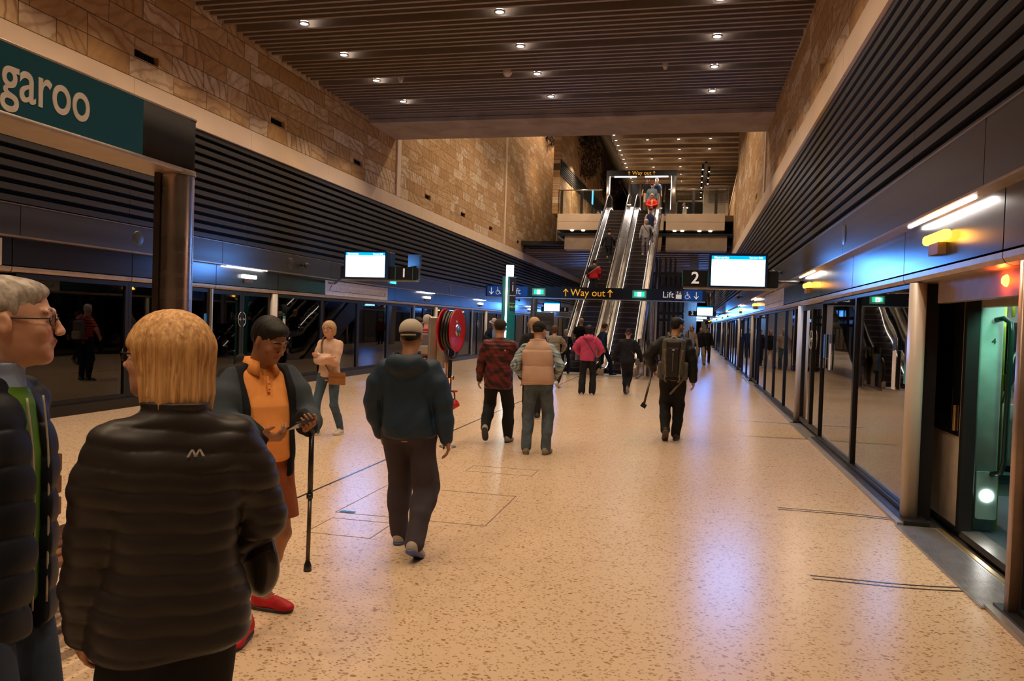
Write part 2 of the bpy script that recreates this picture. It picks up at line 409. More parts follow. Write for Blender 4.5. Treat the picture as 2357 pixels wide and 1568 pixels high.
# small ceiling fittings
for (x, y, r, lab) in ((-6.95, 17.4, .06, 'small round sprinkler head in the left part of the ceiling'), (-.75, 17.2, .06, 'small round sprinkler head in the right part of the ceiling'), (-4.3, 17.25, .1, 'dome camera in the middle of the ceiling')):
    MB().lathe([(.001, -.09), (r*.6, -.085), (r, -.03), (r*1.1, 0), (r*1.1, .12)], Matrix.Translation((x, y, ZC)), 16).build('sprinkler_head' if r < .08 else 'dome_camera', M('fitting_white', (.5,.42,.36), .4), label=lab, cat='ceiling fitting')
# concrete beam
m = MB().box(XL-.3, XR+.3, 20.72, 22.75, 7.22, 7.45).box(XL-.3, XR+.3, 20.8, 22.7, 7.45, 9.2)
struct(m, 'ceiling_beam', CONC)
m = MB().box(XL, XR, 20.715, 20.722, 7.33, 7.338)
struct(m, 'trim_16', BLK)
# walls behind the near hall (behind the camera) and outer walls of the tracks
struct(MB().box(-14, 6, Y0-.3, Y0, -1.2, 8.4), 'wall_back', M('back_wall', (.12,.10,.085), .6))
struct(MB().box(-13.6, -13.4, Y0, 150, -1.2, 3.5), 'wall_left_tunnel', M('tunnel_wall', (.06,.05,.045), .5, .2))
struct(MB().box(6.0, 6.2, Y0, 150, -1.2, 3.5), 'wall_right_tunnel', M('tunnel_wall', (.06,.05,.045), .5))
struct(MB().box(-13.4, XL-.1, Y0, 150, -1.3, -1.1), 'floor_left_track', M('track_bed', (.05,.045,.04), .8))
struct(MB().box(XR+.4, 6, Y0, 150, -1.3, -1.1), 'floor_right_track', M('track_bed', (.05,.045,.04), .8))
struct(MB().box(-13.6, XL-.2, Y0, 150, 3.1, 3.3), 'ceiling_left_track', BLK)
struct(MB().box(XR+.2, 6.2, Y0, 150, 3.1, 3.3), 'ceiling_right_track', BLK)
m = MB()
for k in range(6): m.box(-13.42, -13.3, Y0, 150, .1+.5*k, .16+.5*k)
struct(m, 'trim_17', M('tunnel_rail', (.16,.13,.11), .4, .5))

# ---------------------------------------------------------------- platform screen doors
def sticker(parent, X, sg, y, z0, z1, w, mats):
    n = len(mats); 
    for i, (mt, f0, f1) in enumerate(mats):
        x0 = X - sg*.004; MB().box(min(x0, X), max(x0, X), y-w/2, y+w/2, z0+(z1-z0)*f0, z0+(z1-z0)*f1).build('sticker', mt, parent)
ST_W = M('sticker_white', (.75,.72,.68), .4); ST_B = M('sticker_blue', (.03,.22,.6), .4); ST_D = M('sticker_dark', (.03,.035,.05), .4); ST_T = M('sticker_teal', (.02,.30,.36), .4)
GRN = M('exit_green_paint', (.02,.4,.3), .4)
def pane(parent, X, sg, y0, y1, z0, z1, mid=True, mat=None):
    g = MB(); t_ = .02; x0, x1 = X+sg*.05, X+sg*(.05+t_)
    g.box(min(x0,x1), max(x0,x1), y0+.05, y1-.05, z0+.04, z1-.04); g.build('glass_pane', mat or (GLASS if sg > 0 else GLASSL), parent)
def frame(parent, X, sg, y0, y1, z0, z1, w=.055, name='frame', mat=None, d=(.02,.10)):
    m = MB(); x0, x1 = sorted((X+sg*d[0], X+sg*d[1]))
    m.box(x0, x1, y0, y0+w, z0, z1); m.box(x0, x1, y1-w, y1, z0, z1); m.box(x0, x1, y0+w, y1-w, z0, z0+w); m.box(x0, x1, y0+w, y1-w, z1-w, z1)
    return m.build(name, mat or BLACK, parent)
def fixed_screen(X, sg, y0, y1, side, lab, idx):
    e = empty('platform_screen', (0,0,0), label=lab, cat='glass screen', group='fixed glass screens of the %s platform edge' % side)
    n = max(1, round((y1-y0)/2.35)); w = (y1-y0)/n
    for k in range(n):
        a, c = y0+w*k, y0+w*(k+1)
        frame(e, X, sg, a+.004, c-.004, .05 if side == 'right' else .16, ZB-.02, .035 if side == 'right' else .07); pane(e, X, sg, a, c, .05 if side == 'right' else .16, ZB-.02)
    return e
def name_order(i): return ('nearest', 'second', 'third', 'fourth', 'fifth', 'sixth', 'seventh', 'eighth', 'ninth', 'tenth', 'eleventh')[i]
def post(X, sg, y0, y1, lab, side):
    m = MB(); x0, x1 = sorted((X-sg*.02, X+sg*.10)); m.rbox(x0, x1, y0+.03, y1, 0.0, ZB-.02, .04)
    return m.build('door_post', BEIGE, label=lab, cat='post', group='pale posts beside the %s platform doors' % side)
def door_leaves(X, sg, yc, hw, e, arrows=True):
    for s in (-1, 1):
        a, c = sorted((yc, yc+s*hw)); fr = frame(e, X, sg, a+.004, c-.004, .06, ZB-.03, .075, 'door_leaf', None, (.05,.12))
        g = MB(); x0, x1 = sorted((X+sg*.08, X+sg*.095)); g.box(x0, x1, a+.07, c-.07, .14, ZB-.1); g.build('glass_pane', GLASS if sg > 0 else GLASSL, fr)
        if arrows:
            q = [(X+sg*.045, yc+s*(.03+.11*sin(t)), 1.52+.15*cos(t)) for t in np.linspace(.15, pi-.15, 14)]
            MB().tube(q, .006, 6).build('arrow_mark', M('mark_white', (.65,.62,.6), .4), fr)
            MB().tube([(X+sg*.045, yc+s*.03, 1.52), (X+sg*.045, yc+s*.10, 1.52)], .006, 6).tube([(X+sg*.045, yc+s*.06, 1.55), (X+sg*.045, yc+s*.10, 1.52), (X+sg*.045, yc+s*.06, 1.49)], .006, 6).build('arrow_mark', M('mark_white', (.65,.62,.6), .4), fr)
def header_lamps(X, sg, y, side, i):
    # tube in the soffit and the amber door lamp on the header
    e = empty('header_light', (X-sg*.0, y, ZG), label='white tube light in the soffit over the %s door of the %s wall' % (name_order(i), side), cat='light', group='tube lights over the %s doors' % side)
    x0, x1 = sorted((-sg*.075, -sg*.05)); L = .8 if side == 'right' else .75
    MB().box(x0, x1, -L, L, -.012, .002).build('tube', WHITE_L, e)
    lamp('AREA', (X-sg*.06, y, ZG-.02), 5, (1,.9,.8), .04, 1.6, name='tube_lamp')
    e = empty('door_lamp', (X, y+.1, 2.42), label='%s door lamp on the header over the %s door of the %s wall' % ('amber' if side == 'right' else 'white', name_order(i), side), cat='lamp', group='door lamps of the %s header' % side)
    m = MB(); x0, x1 = sorted((0, -sg*.075)); m.rbox(x0, x1, -.24, .24, -.035, .045, .03, 'y'); m.build('lens', AMBER if side == 'right' else emi('white_lens', (1,.9,.8), 4), e)
    m = MB(); x0, x1 = sorted((0, -sg*.06)); m.box(x0, x1, -.12, .12, -.13, -.04); m.build('housing', M('lamp_brown', (.10,.06,.04), .5), e)
    if side == 'right': lamp('POINT', (X-sg*.16, y+.1, 2.44), 1.6, (1,.4,.05), .05, name='amber_glow_lamp')

def wall_doors(X, sg, ds, side):
    segs = gaps(ds, -1.0 if side == 'right' else 2.0, 100, HW+.055, HW+.23)
    for i, (a, c) in enumerate(segs):
        if c-a < .3 or c < 1: continue
        lab = 'dark glass screen of the %s platform edge, %s from the camera' % (side, name_order(i))
        e = fixed_screen(X, sg, a, c, side, lab, i)
        if side == 'left' and i == 1:
            sticker(e, X+sg*.03, sg, c-.10, 1.12, 1.62, .13, [(ST_B, .38, 1), (ST_D, .17, .36), (ST_T, 0, .15)])
            sticker(e, X+sg*.03, sg, c-.62, 1.25, 1.62, .12, [(ST_W, 0, .8), (ST_T, .82, 1)])
        if side == 'left' and i == 2: sticker(e, X+sg*.03, sg, a+.35, 1.3, 1.62, .12, [(ST_W, 0, .8), (ST_T, .82, 1)])
        if side == 'right' and i == 1:
            sticker(e, X+sg*.03, sg, a+.55, 1.12, 1.62, .13, [(ST_W, 0, .75), (ST_D, .76, 1)])
            sticker(e, X+sg*.03, sg, a+.12, 1.2, 1.62, .12, [(ST_T, 0, .45), (ST_D, .5, 1)])
            sticker(e, X+sg*.03, sg, c-.25, 1.12, 1.62, .12, [(ST_B, .3, 1), (ST_D, 0, .28)])
            sticker(e, X+sg*.03, sg, c-.75, 1.12, 1.62, .13, [(ST_W, 0, .75), (ST_D, .76, 1)])
        if side == 'right' and i == 0: sticker(e, X+sg*.03, sg, c-.08, 1.18, 1.62, .14, [(ST_D, 0, 1)])
    for i, d in enumerate(ds):
        e = empty('door', (0,0,0)); e.name = 'door_%d' % (i+1+(20 if side == 'left' else 0)); e['kind'] = 'structure'
        x0, x1 = sorted((X-sg*.0, X+sg*.12)); 
        if not (side == 'right' and i == 0): door_leaves(X, sg, d, HW-.02, e)
        header_lamps(X, sg, d + (.4 if side == 'right' and i == 0 else 0), side, i)
        if side == 'right':
            post(X, sg, d+HW, d+HW+(.2 if i == 0 else .15), 'pale square post on the far side of the %s door of the right wall' % name_order(i), side)
        else:
            if d < 8: continue
            post(X, sg, d+HW, d+HW+.22, 'pale square post on the far side of the %s door of the left wall' % name_order(i), side)
            m = MB(); m.box(X-.02, X+.03, d-HW-.05, d-HW-.02, 0.0, ZB-.02); m.build('door_edge_strip', M('strip_bright', (.75,.72,.7), .3, .6), label='thin bright strip on the near side of the %s door of the left wall' % name_order(i), cat='strip', group='thin strips beside the left doors')
wall_doors(XR, 1, [6.2] + DR[1:], 'right')
wall_doors(XL, -1, DLf, 'left')
# slim bronze jamb between the open door and the nearest glass
MB().rbox(XR-.03, XR+.12, 5.04, 5.10, 0, ZB-.02, .01).build('door_jamb', M('bronze_jamb', (.42,.29,.22), .35, .6), label='slim bronze jamb on the near side of the open train door', cat='door jamb')
# threshold plates
for i, d in enumerate([6.2]+DR[1:4]):
    m = MB().box(XR-.12, XR+.24, d-1.02, d+1.0, 0, .012)
    o = m.build('threshold_plate', RIB, label='ribbed grey metal threshold at the %s right door' % name_order(i), cat='threshold')
    if i < 2:
        r = MB()
        for k in range(26): r.box(XR-.11+k*.0115, XR-.1045+k*.0115, d-1.0, d+.98, .012, .0155)
        r.build('ribs', M('rib_metal', (.5,.46,.42), .3, .9), o)
    MB().box(XR+.2, XR+.24, d-1.02, d+1.0, .012, .016).build('brass_edge', M('brass', (.6,.4,.15), .3, .9), o)
# paired inlay lines that curve to the doors
for i, d in enumerate((6.5, 13.5)):
    for s in (-1, 1):
        e = MB()
        for off in (0, .07):
            q = [(XR-1.05+1.0*t, d+s*(.98+off - .25*max(0, t-.45)**2*(1 if s > 0 else -1)*s), .0015) for t in np.linspace(0, 1, 14)]
            for a, c in zip(q, q[1:]):
                e.add([(a[0], a[1]-.008, .003), (c[0], c[1]-.008, .003), (c[0], c[1]+.008, .003), (a[0], a[1]+.008, .003)], [(0,1,2,3)])
        e.build('floor_marking', M('inlay_dark', (.10,.085,.08), .25, .5), label='pair of dark inlay lines in the floor on the %s side of the %s right door' % ('far' if s > 0 else 'near', name_order(i)), cat='floor marking')
# round speakers and cameras on the upper headers
def wall_disc(X, sg, y, z, lab):
    e = MB(); Mx = Matrix.Translation((X-sg*.13, y, z)) @ Matrix.Rotation(-sg*pi/2, 4, 'Y')
    e.lathe([(.001, .012), (.10, .012), (.125, .006), (.13, 0)], Mx, 24).build('wall_speaker', M('speaker_grey', (.10,.10,.10), .35, .7), label=lab, cat='speaker')
def wall_cam(X, sg, y, z, lab):
    e = empty('security_camera', (X-sg*.13, y, z), label=lab, cat='camera')
    MB().tube([(0,0,0), (-sg*.1,0,0)], .03, 10).build('bracket', M('cam_dark', (.03,.03,.035), .35), e)
    MB().lathe([(.001, .07), (.04, .06), (.065, .02), (.065, -.04), (.04, -.07), (.001, -.075)], Matrix.Translation((-sg*.14, 0, -.01)) @ Matrix.Rotation(1.2, 4, 'X'), 16).build('dome', M('cam_dark', (.03,.03,.035), .35), e)
for X, sg, y, l in ((XR, 1, 10.03, 'right wall header, nearest'), (XL, -1, 11.2, 'left wall header, nearest'), (XL, -1, 16.25, 'left wall header beside a camera'), (XL, -1, 28.4, 'left wall header, farthest')):
    wall_disc(X, sg, y, 2.84, 'round speaker disc on the ' + l)
for X, sg, y, l in ((XR, 1, 16.6, 'right wall header, nearest'), (XL, -1, 16.75, 'left wall header, nearest'), (XR, 1, 29, 'right wall header, farther'), (XL, -1, 40, 'left wall header, far'), (XL, -1, 47, 'left wall header, farthest')):
    wall_cam(X, sg, y, 2.84, 'small dark security camera on the ' + l)
# ---------------------------------------------------------------- lettering and symbols
def text(s, loc, size, mat, parent=None, rot=(pi/2, 0, 0), align='LEFT', depth=.002, name='lettering', bold=0):
    c = bpy.data.curves.new('t', 'FONT'); c.body = s; c.size = size; c.align_x = align; c.align_y = 'CENTER'; c.extrude = depth; c.offset = bold
    o = bpy.data.objects.new('t', c); COL.objects.link(o)
    dg = bpy.context.evaluated_depsgraph_get(); dg.update(); me = bpy.data.meshes.new_from_object(o.evaluated_get(dg))
    bpy.data.objects.remove(o); me.materials.clear(); me.materials.append(mat)
    o = bpy.data.objects.new(name, me); COL.objects.link(o); o.location = loc; o.rotation_euler = rot
    if parent: o.parent = parent
    return o
def flat(parent, name, mat, polys, y, d=.003):
    m = MB()
    for p in polys: m.prism(p, 'y', y-d, y)
    return m.build(name, mat, parent)
def rect(x0, x1, z0, z1): return [(x0,z0),(x1,z0),(x1,z1),(x0,z1)]
def arrow(x, z, h, up=True, w=None):
    w = w or h*.11; s = 1 if up else -1; a = h*.36
    return [rect(x-w/2, x+w/2, z-h/2, z+h/2),
            [(x, z+s*h/2+s*w*.3), (x+a, z+s*(h/2-a)), (x+a-w*.7, z+s*(h/2-a-w*.7)), (x, z+s*(h/2-w*1.2)), (x-a+w*.7, z+s*(h/2-a-w*.7)), (x-a, z+s*(h/2-a))]]
def wheelchair(parent, mat, x, z, h, y):
    m = MB(); r = h*.028; s = h/1.0
    q = lambda u, w: (x+u*s, y, z+w*s)
    m.tube([q(-.1+.27*cos(t), -.2+.27*sin(t)) for t in np.linspace(1.9, 2*pi+.35, 18)], r*1.3, 6)
    m.tube([q(-.12,.3), q(-.1,-.05), q(.2,-.05), q(.3,-.36), q(.4,-.33)], r*1.5, 6); m.tube([q(-.11,.1), q(.15,.1)], r*1.2, 6)
    m.lathe([(.001,.02*s),(.07*s,.01*s),(.07*s,-.01*s),(.001,-.02*s)], Matrix.Translation(q(-.13,.43)) @ Matrix.Rotation(pi/2,4,'X'), 12)
    return m.build('wheelchair_symbol', mat, parent)
S_BODY = M('sign_black', (.012,.014,.02), .35); S_BLUE = M('sign_blue', (.01,.07,.33), .4, emis=(.01,.08,.4), estr=.25)
S_YEL = M('sign_yellow', (.85,.42,.03), .4, emis=(1,.45,.03), estr=.55); S_WHT = M('sign_white', (.8,.78,.75), .4, emis=(.9,.88,.85), estr=.35)
S_TEAL = M('sign_teal', (.005,.12,.15), .45); CYAN = M('teal_line', (.02,.35,.35), .4)
EXG = emi('exit_green', (.02,.75,.42), 1.6); EXW = emi('exit_white', (.8,1,.95), 2.2)

def exit_box(parent, x, z, w, h, y):
    f = MB().box(x-w/2, x+w/2, y-.03, y, z-h/2, z+h/2).build('exit_light', M('exit_grey', (.45,.42,.40), .4), parent)
    flat(f, 'green_face', EXG, [rect(x-w*.36, x+w*.36, z-h*.30, z+h*.30)], y-.03)
    flat(f, 'white_square', EXW, [rect(x-w*.13, x+w*.13, z-h*.29, z+h*.29)], y-.033)
    m = MB(); s = h*.5; q = lambda u, v: (x+u*s, y-.038, z+v*s)
    m.tube([q(-.02,.2), q(.03,-.02), q(.17,-.2), q(.12,-.42)], s*.06, 6).tube([q(.03,-.02), q(-.14,-.2), q(-.2,-.38)], s*.06, 6).tube([q(-.17,.02), q(-.02,.17), q(.15,.05)], s*.05, 6)
    m.lathe([(.001,.004),(.07*s,.003),(.001,-.004)], Matrix.Translation(q(.02,.36)) @ Matrix.Rotation(pi/2,4,'X'), 10)
    m.build('running_figure', M('figure_green', (.01,.3,.18), .4), f)

# hanging way out sign at the foot of the escalators
def hanging_sign():
    e = empty('overhead_sign', (0,0,0), label='long dark overhead sign reading Way out with lift directions, before the escalators', cat='sign')
    y = 25.9; xa, xb = -6.98, .43; z0, z1 = 2.52, 2.90
    q = lambda px: xa + (px-1120)/504*(xb-xa); zc = (z0+z1)/2
    MB().rbox(xa, xb, y, y+.22, z0, z1, .03, 'y').build('sign_box', S_BODY, e)
    MB().box(xa, xb, y+.01, y+.21, z0-.03, z0).build('light_strip', M('strip_metal', (.6,.55,.5), .3, .8), e)
    flat(e, 'blue_field', S_BLUE, [rect(q(1124), q(1221), z0+.02, z1-.02)], y)
    flat(e, 'blue_field', S_BLUE, [rect(q(1576), q(1617), z0+.02, z1-.02)], y)
    flat(e, 'arrow', S_WHT, arrow(q(1134), zc, .23, False), y-.003); flat(e, 'arrow', S_WHT, arrow(q(1604), zc, .23, False), y-.003)
    wheelchair(e, S_WHT, q(1151), zc, .24, y-.008); wheelchair(e, S_WHT, q(1586), zc, .24, y-.008)
    for px in (1167, 1566):
        f = flat(e, 'lift_symbol', M('icon_grey', (.16,.12,.12), .5), [rect(q(px)-.13, q(px)+.13, z0+.05, z1-.05)], y-.003)
        flat(f, 'figure', S_WHT, [rect(q(px)-.09, q(px)+.09, zc-.12, zc+.02)] + arrow(q(px)-.04, zc+.08, .09, True) + arrow(q(px)+.04, zc+.08, .09, False), y-.006)
    text('Lift', (q(1179), y-.004, zc), .29, S_WHT, e); text('Lift', (q(1530), y-.004, zc), .29, S_WHT, e)
    text('Way out', (q(1362), y-.004, zc+.0), .33, S_YEL, e, align='CENTER')
    for px in (1311, 1413): flat(e, 'arrow', S_YEL, arrow(q(px), zc, .25, True), y-.003)
    exit_box(e, q(1248), zc, .46, .25, y); exit_box(e, q(1479), zc, .46, .25, y)
    for x in (-5.28, -1.28):
        MB().lathe([(.115, 0), (.115, z0)], Matrix.Translation((x, y+.12, 0)), 20).build('pole', STEELD, e)
    for px in (1248, 1479): lamp('POINT', (q(px), y-.3, zc), 1.5, (.05,1,.6), .05, name='exit_glow_lamp')
hanging_sign()

# departure screens on dark arms
SCR = emi('screen_white', (.62,.88,1.0), 3.2); SCB = emi('screen_blue', (.0,.25,.75), 2.2); SCT = M('screen_text', (.05,.15,.2), .5, emis=(.12,.35,.45), estr=.8)
SCW = emi('screen_letters', (.8,.95,1), 5)
FRB = M('screen_frame', (.01,.03,.09), .3)
def departure(num, y, xs0, xs1, z0, z1, bar, zb0, zb1, numx, lab, rows=(), detail=True):
    e = empty('departure_screen', (0,0,0), label=lab, cat='screen', group='departure screens over the platform')
    MB().rbox(bar[0], bar[1], y+.02, y+.26, zb0, zb1, .03, 'y').build('sign_arm', S_BODY, e)
    MB().box(bar[0]+.02, bar[1]-.02, y+.03, y+.25, zb0-.03, zb0).build('arm_trim', M('strip_metal', (.6,.55,.5), .3, .8), e)
    text(str(num), (numx, y+.012, (zb0+zb1)/2), .27, S_WHT, e, align='CENTER', bold=.004)
    flat(e, 'teal_line', CYAN, [rect(numx-.21, numx-.2, zb0+.01, zb1-.01), rect(numx+.2, numx+.21, zb0+.01, zb1-.01)], y+.02)
    MB().rbox(xs0-.04, xs1+.04, y-.10, y+.4, z0-.03, z1+.04, .03, 'y').build('monitor', FRB, e)
    h = (z1-z0)
    for side, yy in (('face', y-.10), ('back_face', y+.41)):
        flat(e, side, SCR, [rect(xs0, xs1, z0, z1-h*.12)], yy, .004); flat(e, side, SCB, [rect(xs0, xs1, z1-h*.12, z1)], yy, .004)
    if detail:
        w = xs1-xs0
        text('Next service', (xs0+.05*w, y-.106, z1-h*.06), h*.09, SCW, e, bold=.001); text('Time now 12:02', (xs1-.05*w, y-.106, z1-h*.06), h*.065, SCW, e, align='RIGHT', bold=.001)
        for a, c, f in rows:
            text(a, (xs0+.05*w, y-.106, z1-h*f), h*.075, SCT, e); text(c, (xs1-.05*w, y-.106, z1-h*f), h*.075, SCT, e, align='RIGHT')
        text('Welcome to Sydney Metro', ((xs0+xs1)/2, y-.106, z0+h*.09), h*.055, SCT, e, align='CENTER')
    MB().box((bar[0]+bar[1])/2-.05, (bar[0]+bar[1])/2+.05, y+.26, y+.42, zb0+.05, zb1).build('bracket', S_BODY, e)
    sg = 1 if num == 2 else -1; xe = bar[1]-.12 if sg > 0 else bar[0]+.12; xw = XR-.02 if sg > 0 else XL+.02
    MB().tube([(xe, y+.2, (zb0+zb1)/2), (xw, y+(1.5 if sg > 0 else 2.6), 2.52)], .03, 8).build('wall_bracket', S_BODY, e)
    lamp('AREA', ((xs0+xs1)/2, y-.14, (z0+z1)/2), 21 if detail else 30, (.02,.25,1), xs1-xs0, z1-z0, rot=(-pi/2, 0, 0), name='screen_lamp')
    lamp('AREA', ((xs0+xs1)/2, y+.46, (z0+z1)/2), 34 if detail else 30, (.05,.33,1), xs1-xs0, z1-z0, rot=(pi/2, 0, 0), name='screen_lamp')
    return e
departure(2, 13.0, .29, 1.12, 2.35, 2.83, (-.17, 1.34), 2.33, 2.60, .04, 'bright departure screen on the arm with the numeral 2, nearest on the right', (('Tallawong', '5 min', .28), ('Tallawong', '10 min', .55)))
departure(1, 16.2, -7.62, -6.68, 2.55, 3.10, (-7.8, -5.97), 2.51, 2.80, -6.27, 'bright departure screen on the arm with the numeral 1, at the left wall', (('SYDENHAM', '6 Mins', .28), ('Sydenham', '11 min', .42), ('SYDENHAM', '15 Mins', .56), ('Sydenham', '20 min', .70)))
for i, y in enumerate((44, 60, 78)):
    departure(2, y, .31, 1.14, 2.36, 2.84, (-.15, 1.34), 2.33, 2.60, .05, 'far departure screen along the right platform, %s beyond the near one' % ('first', 'second', 'third')[i], detail=False)
for i, y in enumerate((44, 56)):
    departure(1, y, -8.3, -7.4, 2.36, 2.84, (-8.5, -6.9), 2.33, 2.60, -7.1, 'far departure screen along the left platform, %s beyond the escalators' % ('first', 'second')[i], detail=False)
# dark back of a further hanging unit behind screen 1
e = empty('hanging_speaker_box', (-6.55, 17.4, 0), label='small dark panel hanging behind the left departure screen', cat='panel')
MB().rbox(-.08, .24, 0, .06, 2.86, 3.18, .01, 'y').build('panel', M('panel_dark', (.03,.025,.025), .4), e)
MB().box(.2, .24, -.005, 0, 2.82, 3.16).build('edge', BLACK, e); MB().tube([(.1, .02, 2.9), (.1, -1.0, 2.74)], .02, 6).build('hanger', BLACK, e)

# route map boards on the headers
def route_map(X, sg, y0, y1, z0, z1, lab):
    e = empty('route_map', (0,0,0), label=lab, cat='route map')
    xm = X-sg*.006
    m = MB(); ym = (y0+y1)/2
    for a, c in ((y0, ym-.004), (ym+.004, y1)): m.box(min(xm, X), max(xm, X), a, c, z0, z1)
    m.build('board', M('map_white', (.66,.60,.58), .45), e)
    m = MB(); xl = xm-sg*.002; zl = z0+.10
    m.box(min(xl, xm), max(xl, xm), y0+.15, y1-.2, zl, zl+.012)
    n = 31
    for k in range(n):
        y = y0+.2+(y1-y0-.5)*k/(n-1); w = .045 if k in (0, n-1) else .012; ln = .12 if k % 4 else .17
        m.add([(xl, y, zl+.03), (xl, y+w, zl+.03), (xl, y+w+ln*.75, zl+.03+ln*.7), (xl, y+ln*.75, zl+.03+ln*.7)], [(0,1,2,3)])
    m.build('route_line', M('map_ink', (.04,.06,.09), .5), e)
    return e
e = route_map(XL, -1, 18.27, 22.45, 2.2, 2.57, 'long white route map board on the left header beneath the screen')
text('Platform 1', (XL+.01, 18.4, 2.51), .07, M('map_ink', (.04,.06,.09), .5), e, rot=(pi/2, 0, pi/2))
route_map(XR, 1, 17.3, 21.5, 2.2, 2.57, 'white route map board on the right header')
route_map(XL, -1, 7.0, 8.7, 2.2, 2.57, 'white route map board on the left header near the camera')
e = MB().box(XL-.13+.27, XL+.16, 22.3, 22.75, 2.72, 2.84).build('exit_sign', emi('cyan_sign', (.05,.75,.9), 2.2), label='small cyan lit sign on the left header', cat='sign')
e.location.x = 0
e = MB().box(XR-.16, XR-.13, 18.2, 18.5, 2.7, 2.86).build('exit_sign', emi('cyan_sign', (.05,.75,.9), 2.2), label='small cyan lit sign on the right header', cat='sign')

# station name sign on its steel pole, foreground left
e = empty('station_sign', (0,0,0), label='teal station name sign with white lettering on a brushed steel pole', cat='sign')
xf, xk = -3.25, -3.55
MB().rbox(xk, xf, 1.2, 4.56, 2.575, 2.915, .035, 'z').build('sign_box', M('sign_end_black', (.018,.016,.016), .75, spec=.2), e)
MB().rbox(xk-.005, xf+.005, 1.195, 4.565, 2.55, 2.58, .035, 'z').build('soffit_panel', SOFF, e)
MB().rbox(xk-.005, xf+.005, 1.195, 4.565, 2.91, 2.922, .035, 'z').build('top_panel', SOFF, e)
MB().box(xf, xf+.004, 1.3, 4.03, 2.58, 2.91).build('teal_face', M('station_teal', (.003,.075,.105), .4, var=.03), e)
o = text('Barangaroo', (xf+.006, 3.61, 2.755), .315, M('station_white', (.75,.68,.6), .45), e, rot=(pi/2, 0, pi/2), align='RIGHT', bold=.003); o.scale = (.76, 1, 1)
m = MB(); n = 40
m.lathe([(.102, 0), (.102, 2.56)], Matrix.Translation((-3.33, 4.475, 0)) , 48); m.build('pole', m_panel('pole_steel', (.62,.52,.46), .27, 1.0), e)
MB().box(-3.44, -3.395, 4.385, 4.44, 0, 2.56).build('cable_cover', M('cover_dark', (.06,.045,.04), .35, .5), e)
MB().lathe([(.11, 2.54), (.11, 2.56)], Matrix.Translation((-3.33, 4.475, 0)), 32).build('collar', SOFF, e)

# help point totem
e = empty('help_point', (-5.04, 21.3, 0), .35, label='tall teal help point totem with a white light strip', cat='totem')
TEAL = M('totem_teal', (.0,.19,.19), .4)
MB().rbox(-.2, .17, -.10, .12, 0, 2.93, .02).build('body', TEAL, e)
MB().box(-.12, -.075, -.106, -.10, .05, 2.93).build('light_strip', emi('totem_white', (.85,1,.98), 9), e)
MB().rbox(-.11, .10, -.06, .08, 2.93, 3.26, .01).build('top_light', emi('totem_top', (.75,.78,.95), 1.3), e)
MB().box(-.01, .165, -.112, -.10, 2.25, 2.90).build('dark_panel', M('totem_dark', (.035,.025,.025), .4), e)
MB().box(.0, .16, -.115, -.10, 1.98, 2.25).build('green_panel', M('totem_green', (.02,.09,.05), .4), e)
flat(e, 'information_mark', S_WHT, [rect(.065, .085, 2.52, 2.7), rect(.065, .085, 2.74, 2.77)], -.112)
text('Information', (.08, -.113, 2.40), .035, S_WHT, e, align='CENTER'); text('Emergency', (.08, -.116, 2.18), .035, M('help_lime', (.45,.6,.2), .4, emis=(.45,.7,.2), estr=.3), e, align='CENTER')
text('HELP', (.08, -.116, 2.08), .075, M('help_lime', (.45,.6,.2), .4, emis=(.45,.7,.2), estr=.3), e, align='CENTER', bold=.001)
# a second dark information column behind it
e = empty('information_column', (-4.55, 24.2, 0), .2, label='dark information cabinet standing before the left escalator', cat='cabinet')
MB().rbox(-.3, .3, -.15, .15, 0, 2.0, .02).build('body', M('cabinet_dark', (.02,.018,.02), .35), e)
for k in range(3): text(('Platform 1', 'Way out', 'Lift')[k], (-.2, -.152, 1.7-.14*k), .09, M('cabinet_text', (.25,.22,.2), .5), e)
MB().box(-.02, .16, -.156, -.15, 1.0, 1.4).build('notice', ST_W, e)

# fire hose reel
RED = M('reel_red', (.50,.008,.012), .35, 0, .05); HOSE = M('hose_black', (.012,.011,.011), .35)
e = empty('fire_hose_reel', (-3.02, 9.55, 1.52), -.07, label='red fire hose reel with black hose on a stand', cat='fire hose reel')
Mr = Matrix.Rotation(pi/2, 4, 'Y')
for x, nm in ((.085, 'disc'), (-.085, 'disc')):
    MB().lathe([(.001, -.004), (.262, -.004), (.275, -.010), (.279, 0), (.275, .010), (.262, .004), (.001, .004)], Matrix.Translation((x,0,0)) @ Mr, 56).build(nm, RED, e)
for r, xs in ((.205, (-.055, -.018, .02, .057)), (.235, (-.04, .0, .04)), (.17, (-.05, -.01, .03, .06))):
    for i, x in enumerate(xs):
        q = [(x+.006*sin(3*t), (r+.006*sin(2*t+x*40))*cos(t), (r+.006*sin(2*t+x*40))*sin(t)) for t in np.linspace(0, 2*pi, 40, endpoint=False)]
        MB().tube(q, .0185, 8, closed=True).build('hose_turn', HOSE, e)
MB().lathe([(.001, .02), (.06, .02), (.075, .012), (.082, 0)], Matrix.Translation((.092,0,0)) @ Mr, 28).build('hub', M('reel_steel', (.55,.55,.57), .25, 1), e)
MB().lathe([(.001, .008), (.012, .008), (.016, 0)], Matrix.Translation((.096,-.06,.11)) @ Mr, 12).build('badge', ST_W, e)
q = [(.02, -.02+.22*cos(t), -.20+.12*sin(t)-.05) for t in np.linspace(pi, 2*pi, 16)]
MB().tube(q, .016, 8).build('loose_hose', HOSE, e)
MB().box(-.02, .02, -.02, .02, -1.52, -.1).build('stand_post', BLACK, e)
MB().box(-.10, .10, -.02, .02, -.02, .02).build('axle', BLACK, e)
m = MB(); m.cyl((-.06, .03, -.72), (-.06, .03, -.1), .014, n=10); m.cyl((.01, -.04, -1.50), (.01, -.04, -.62), .016, n=10)
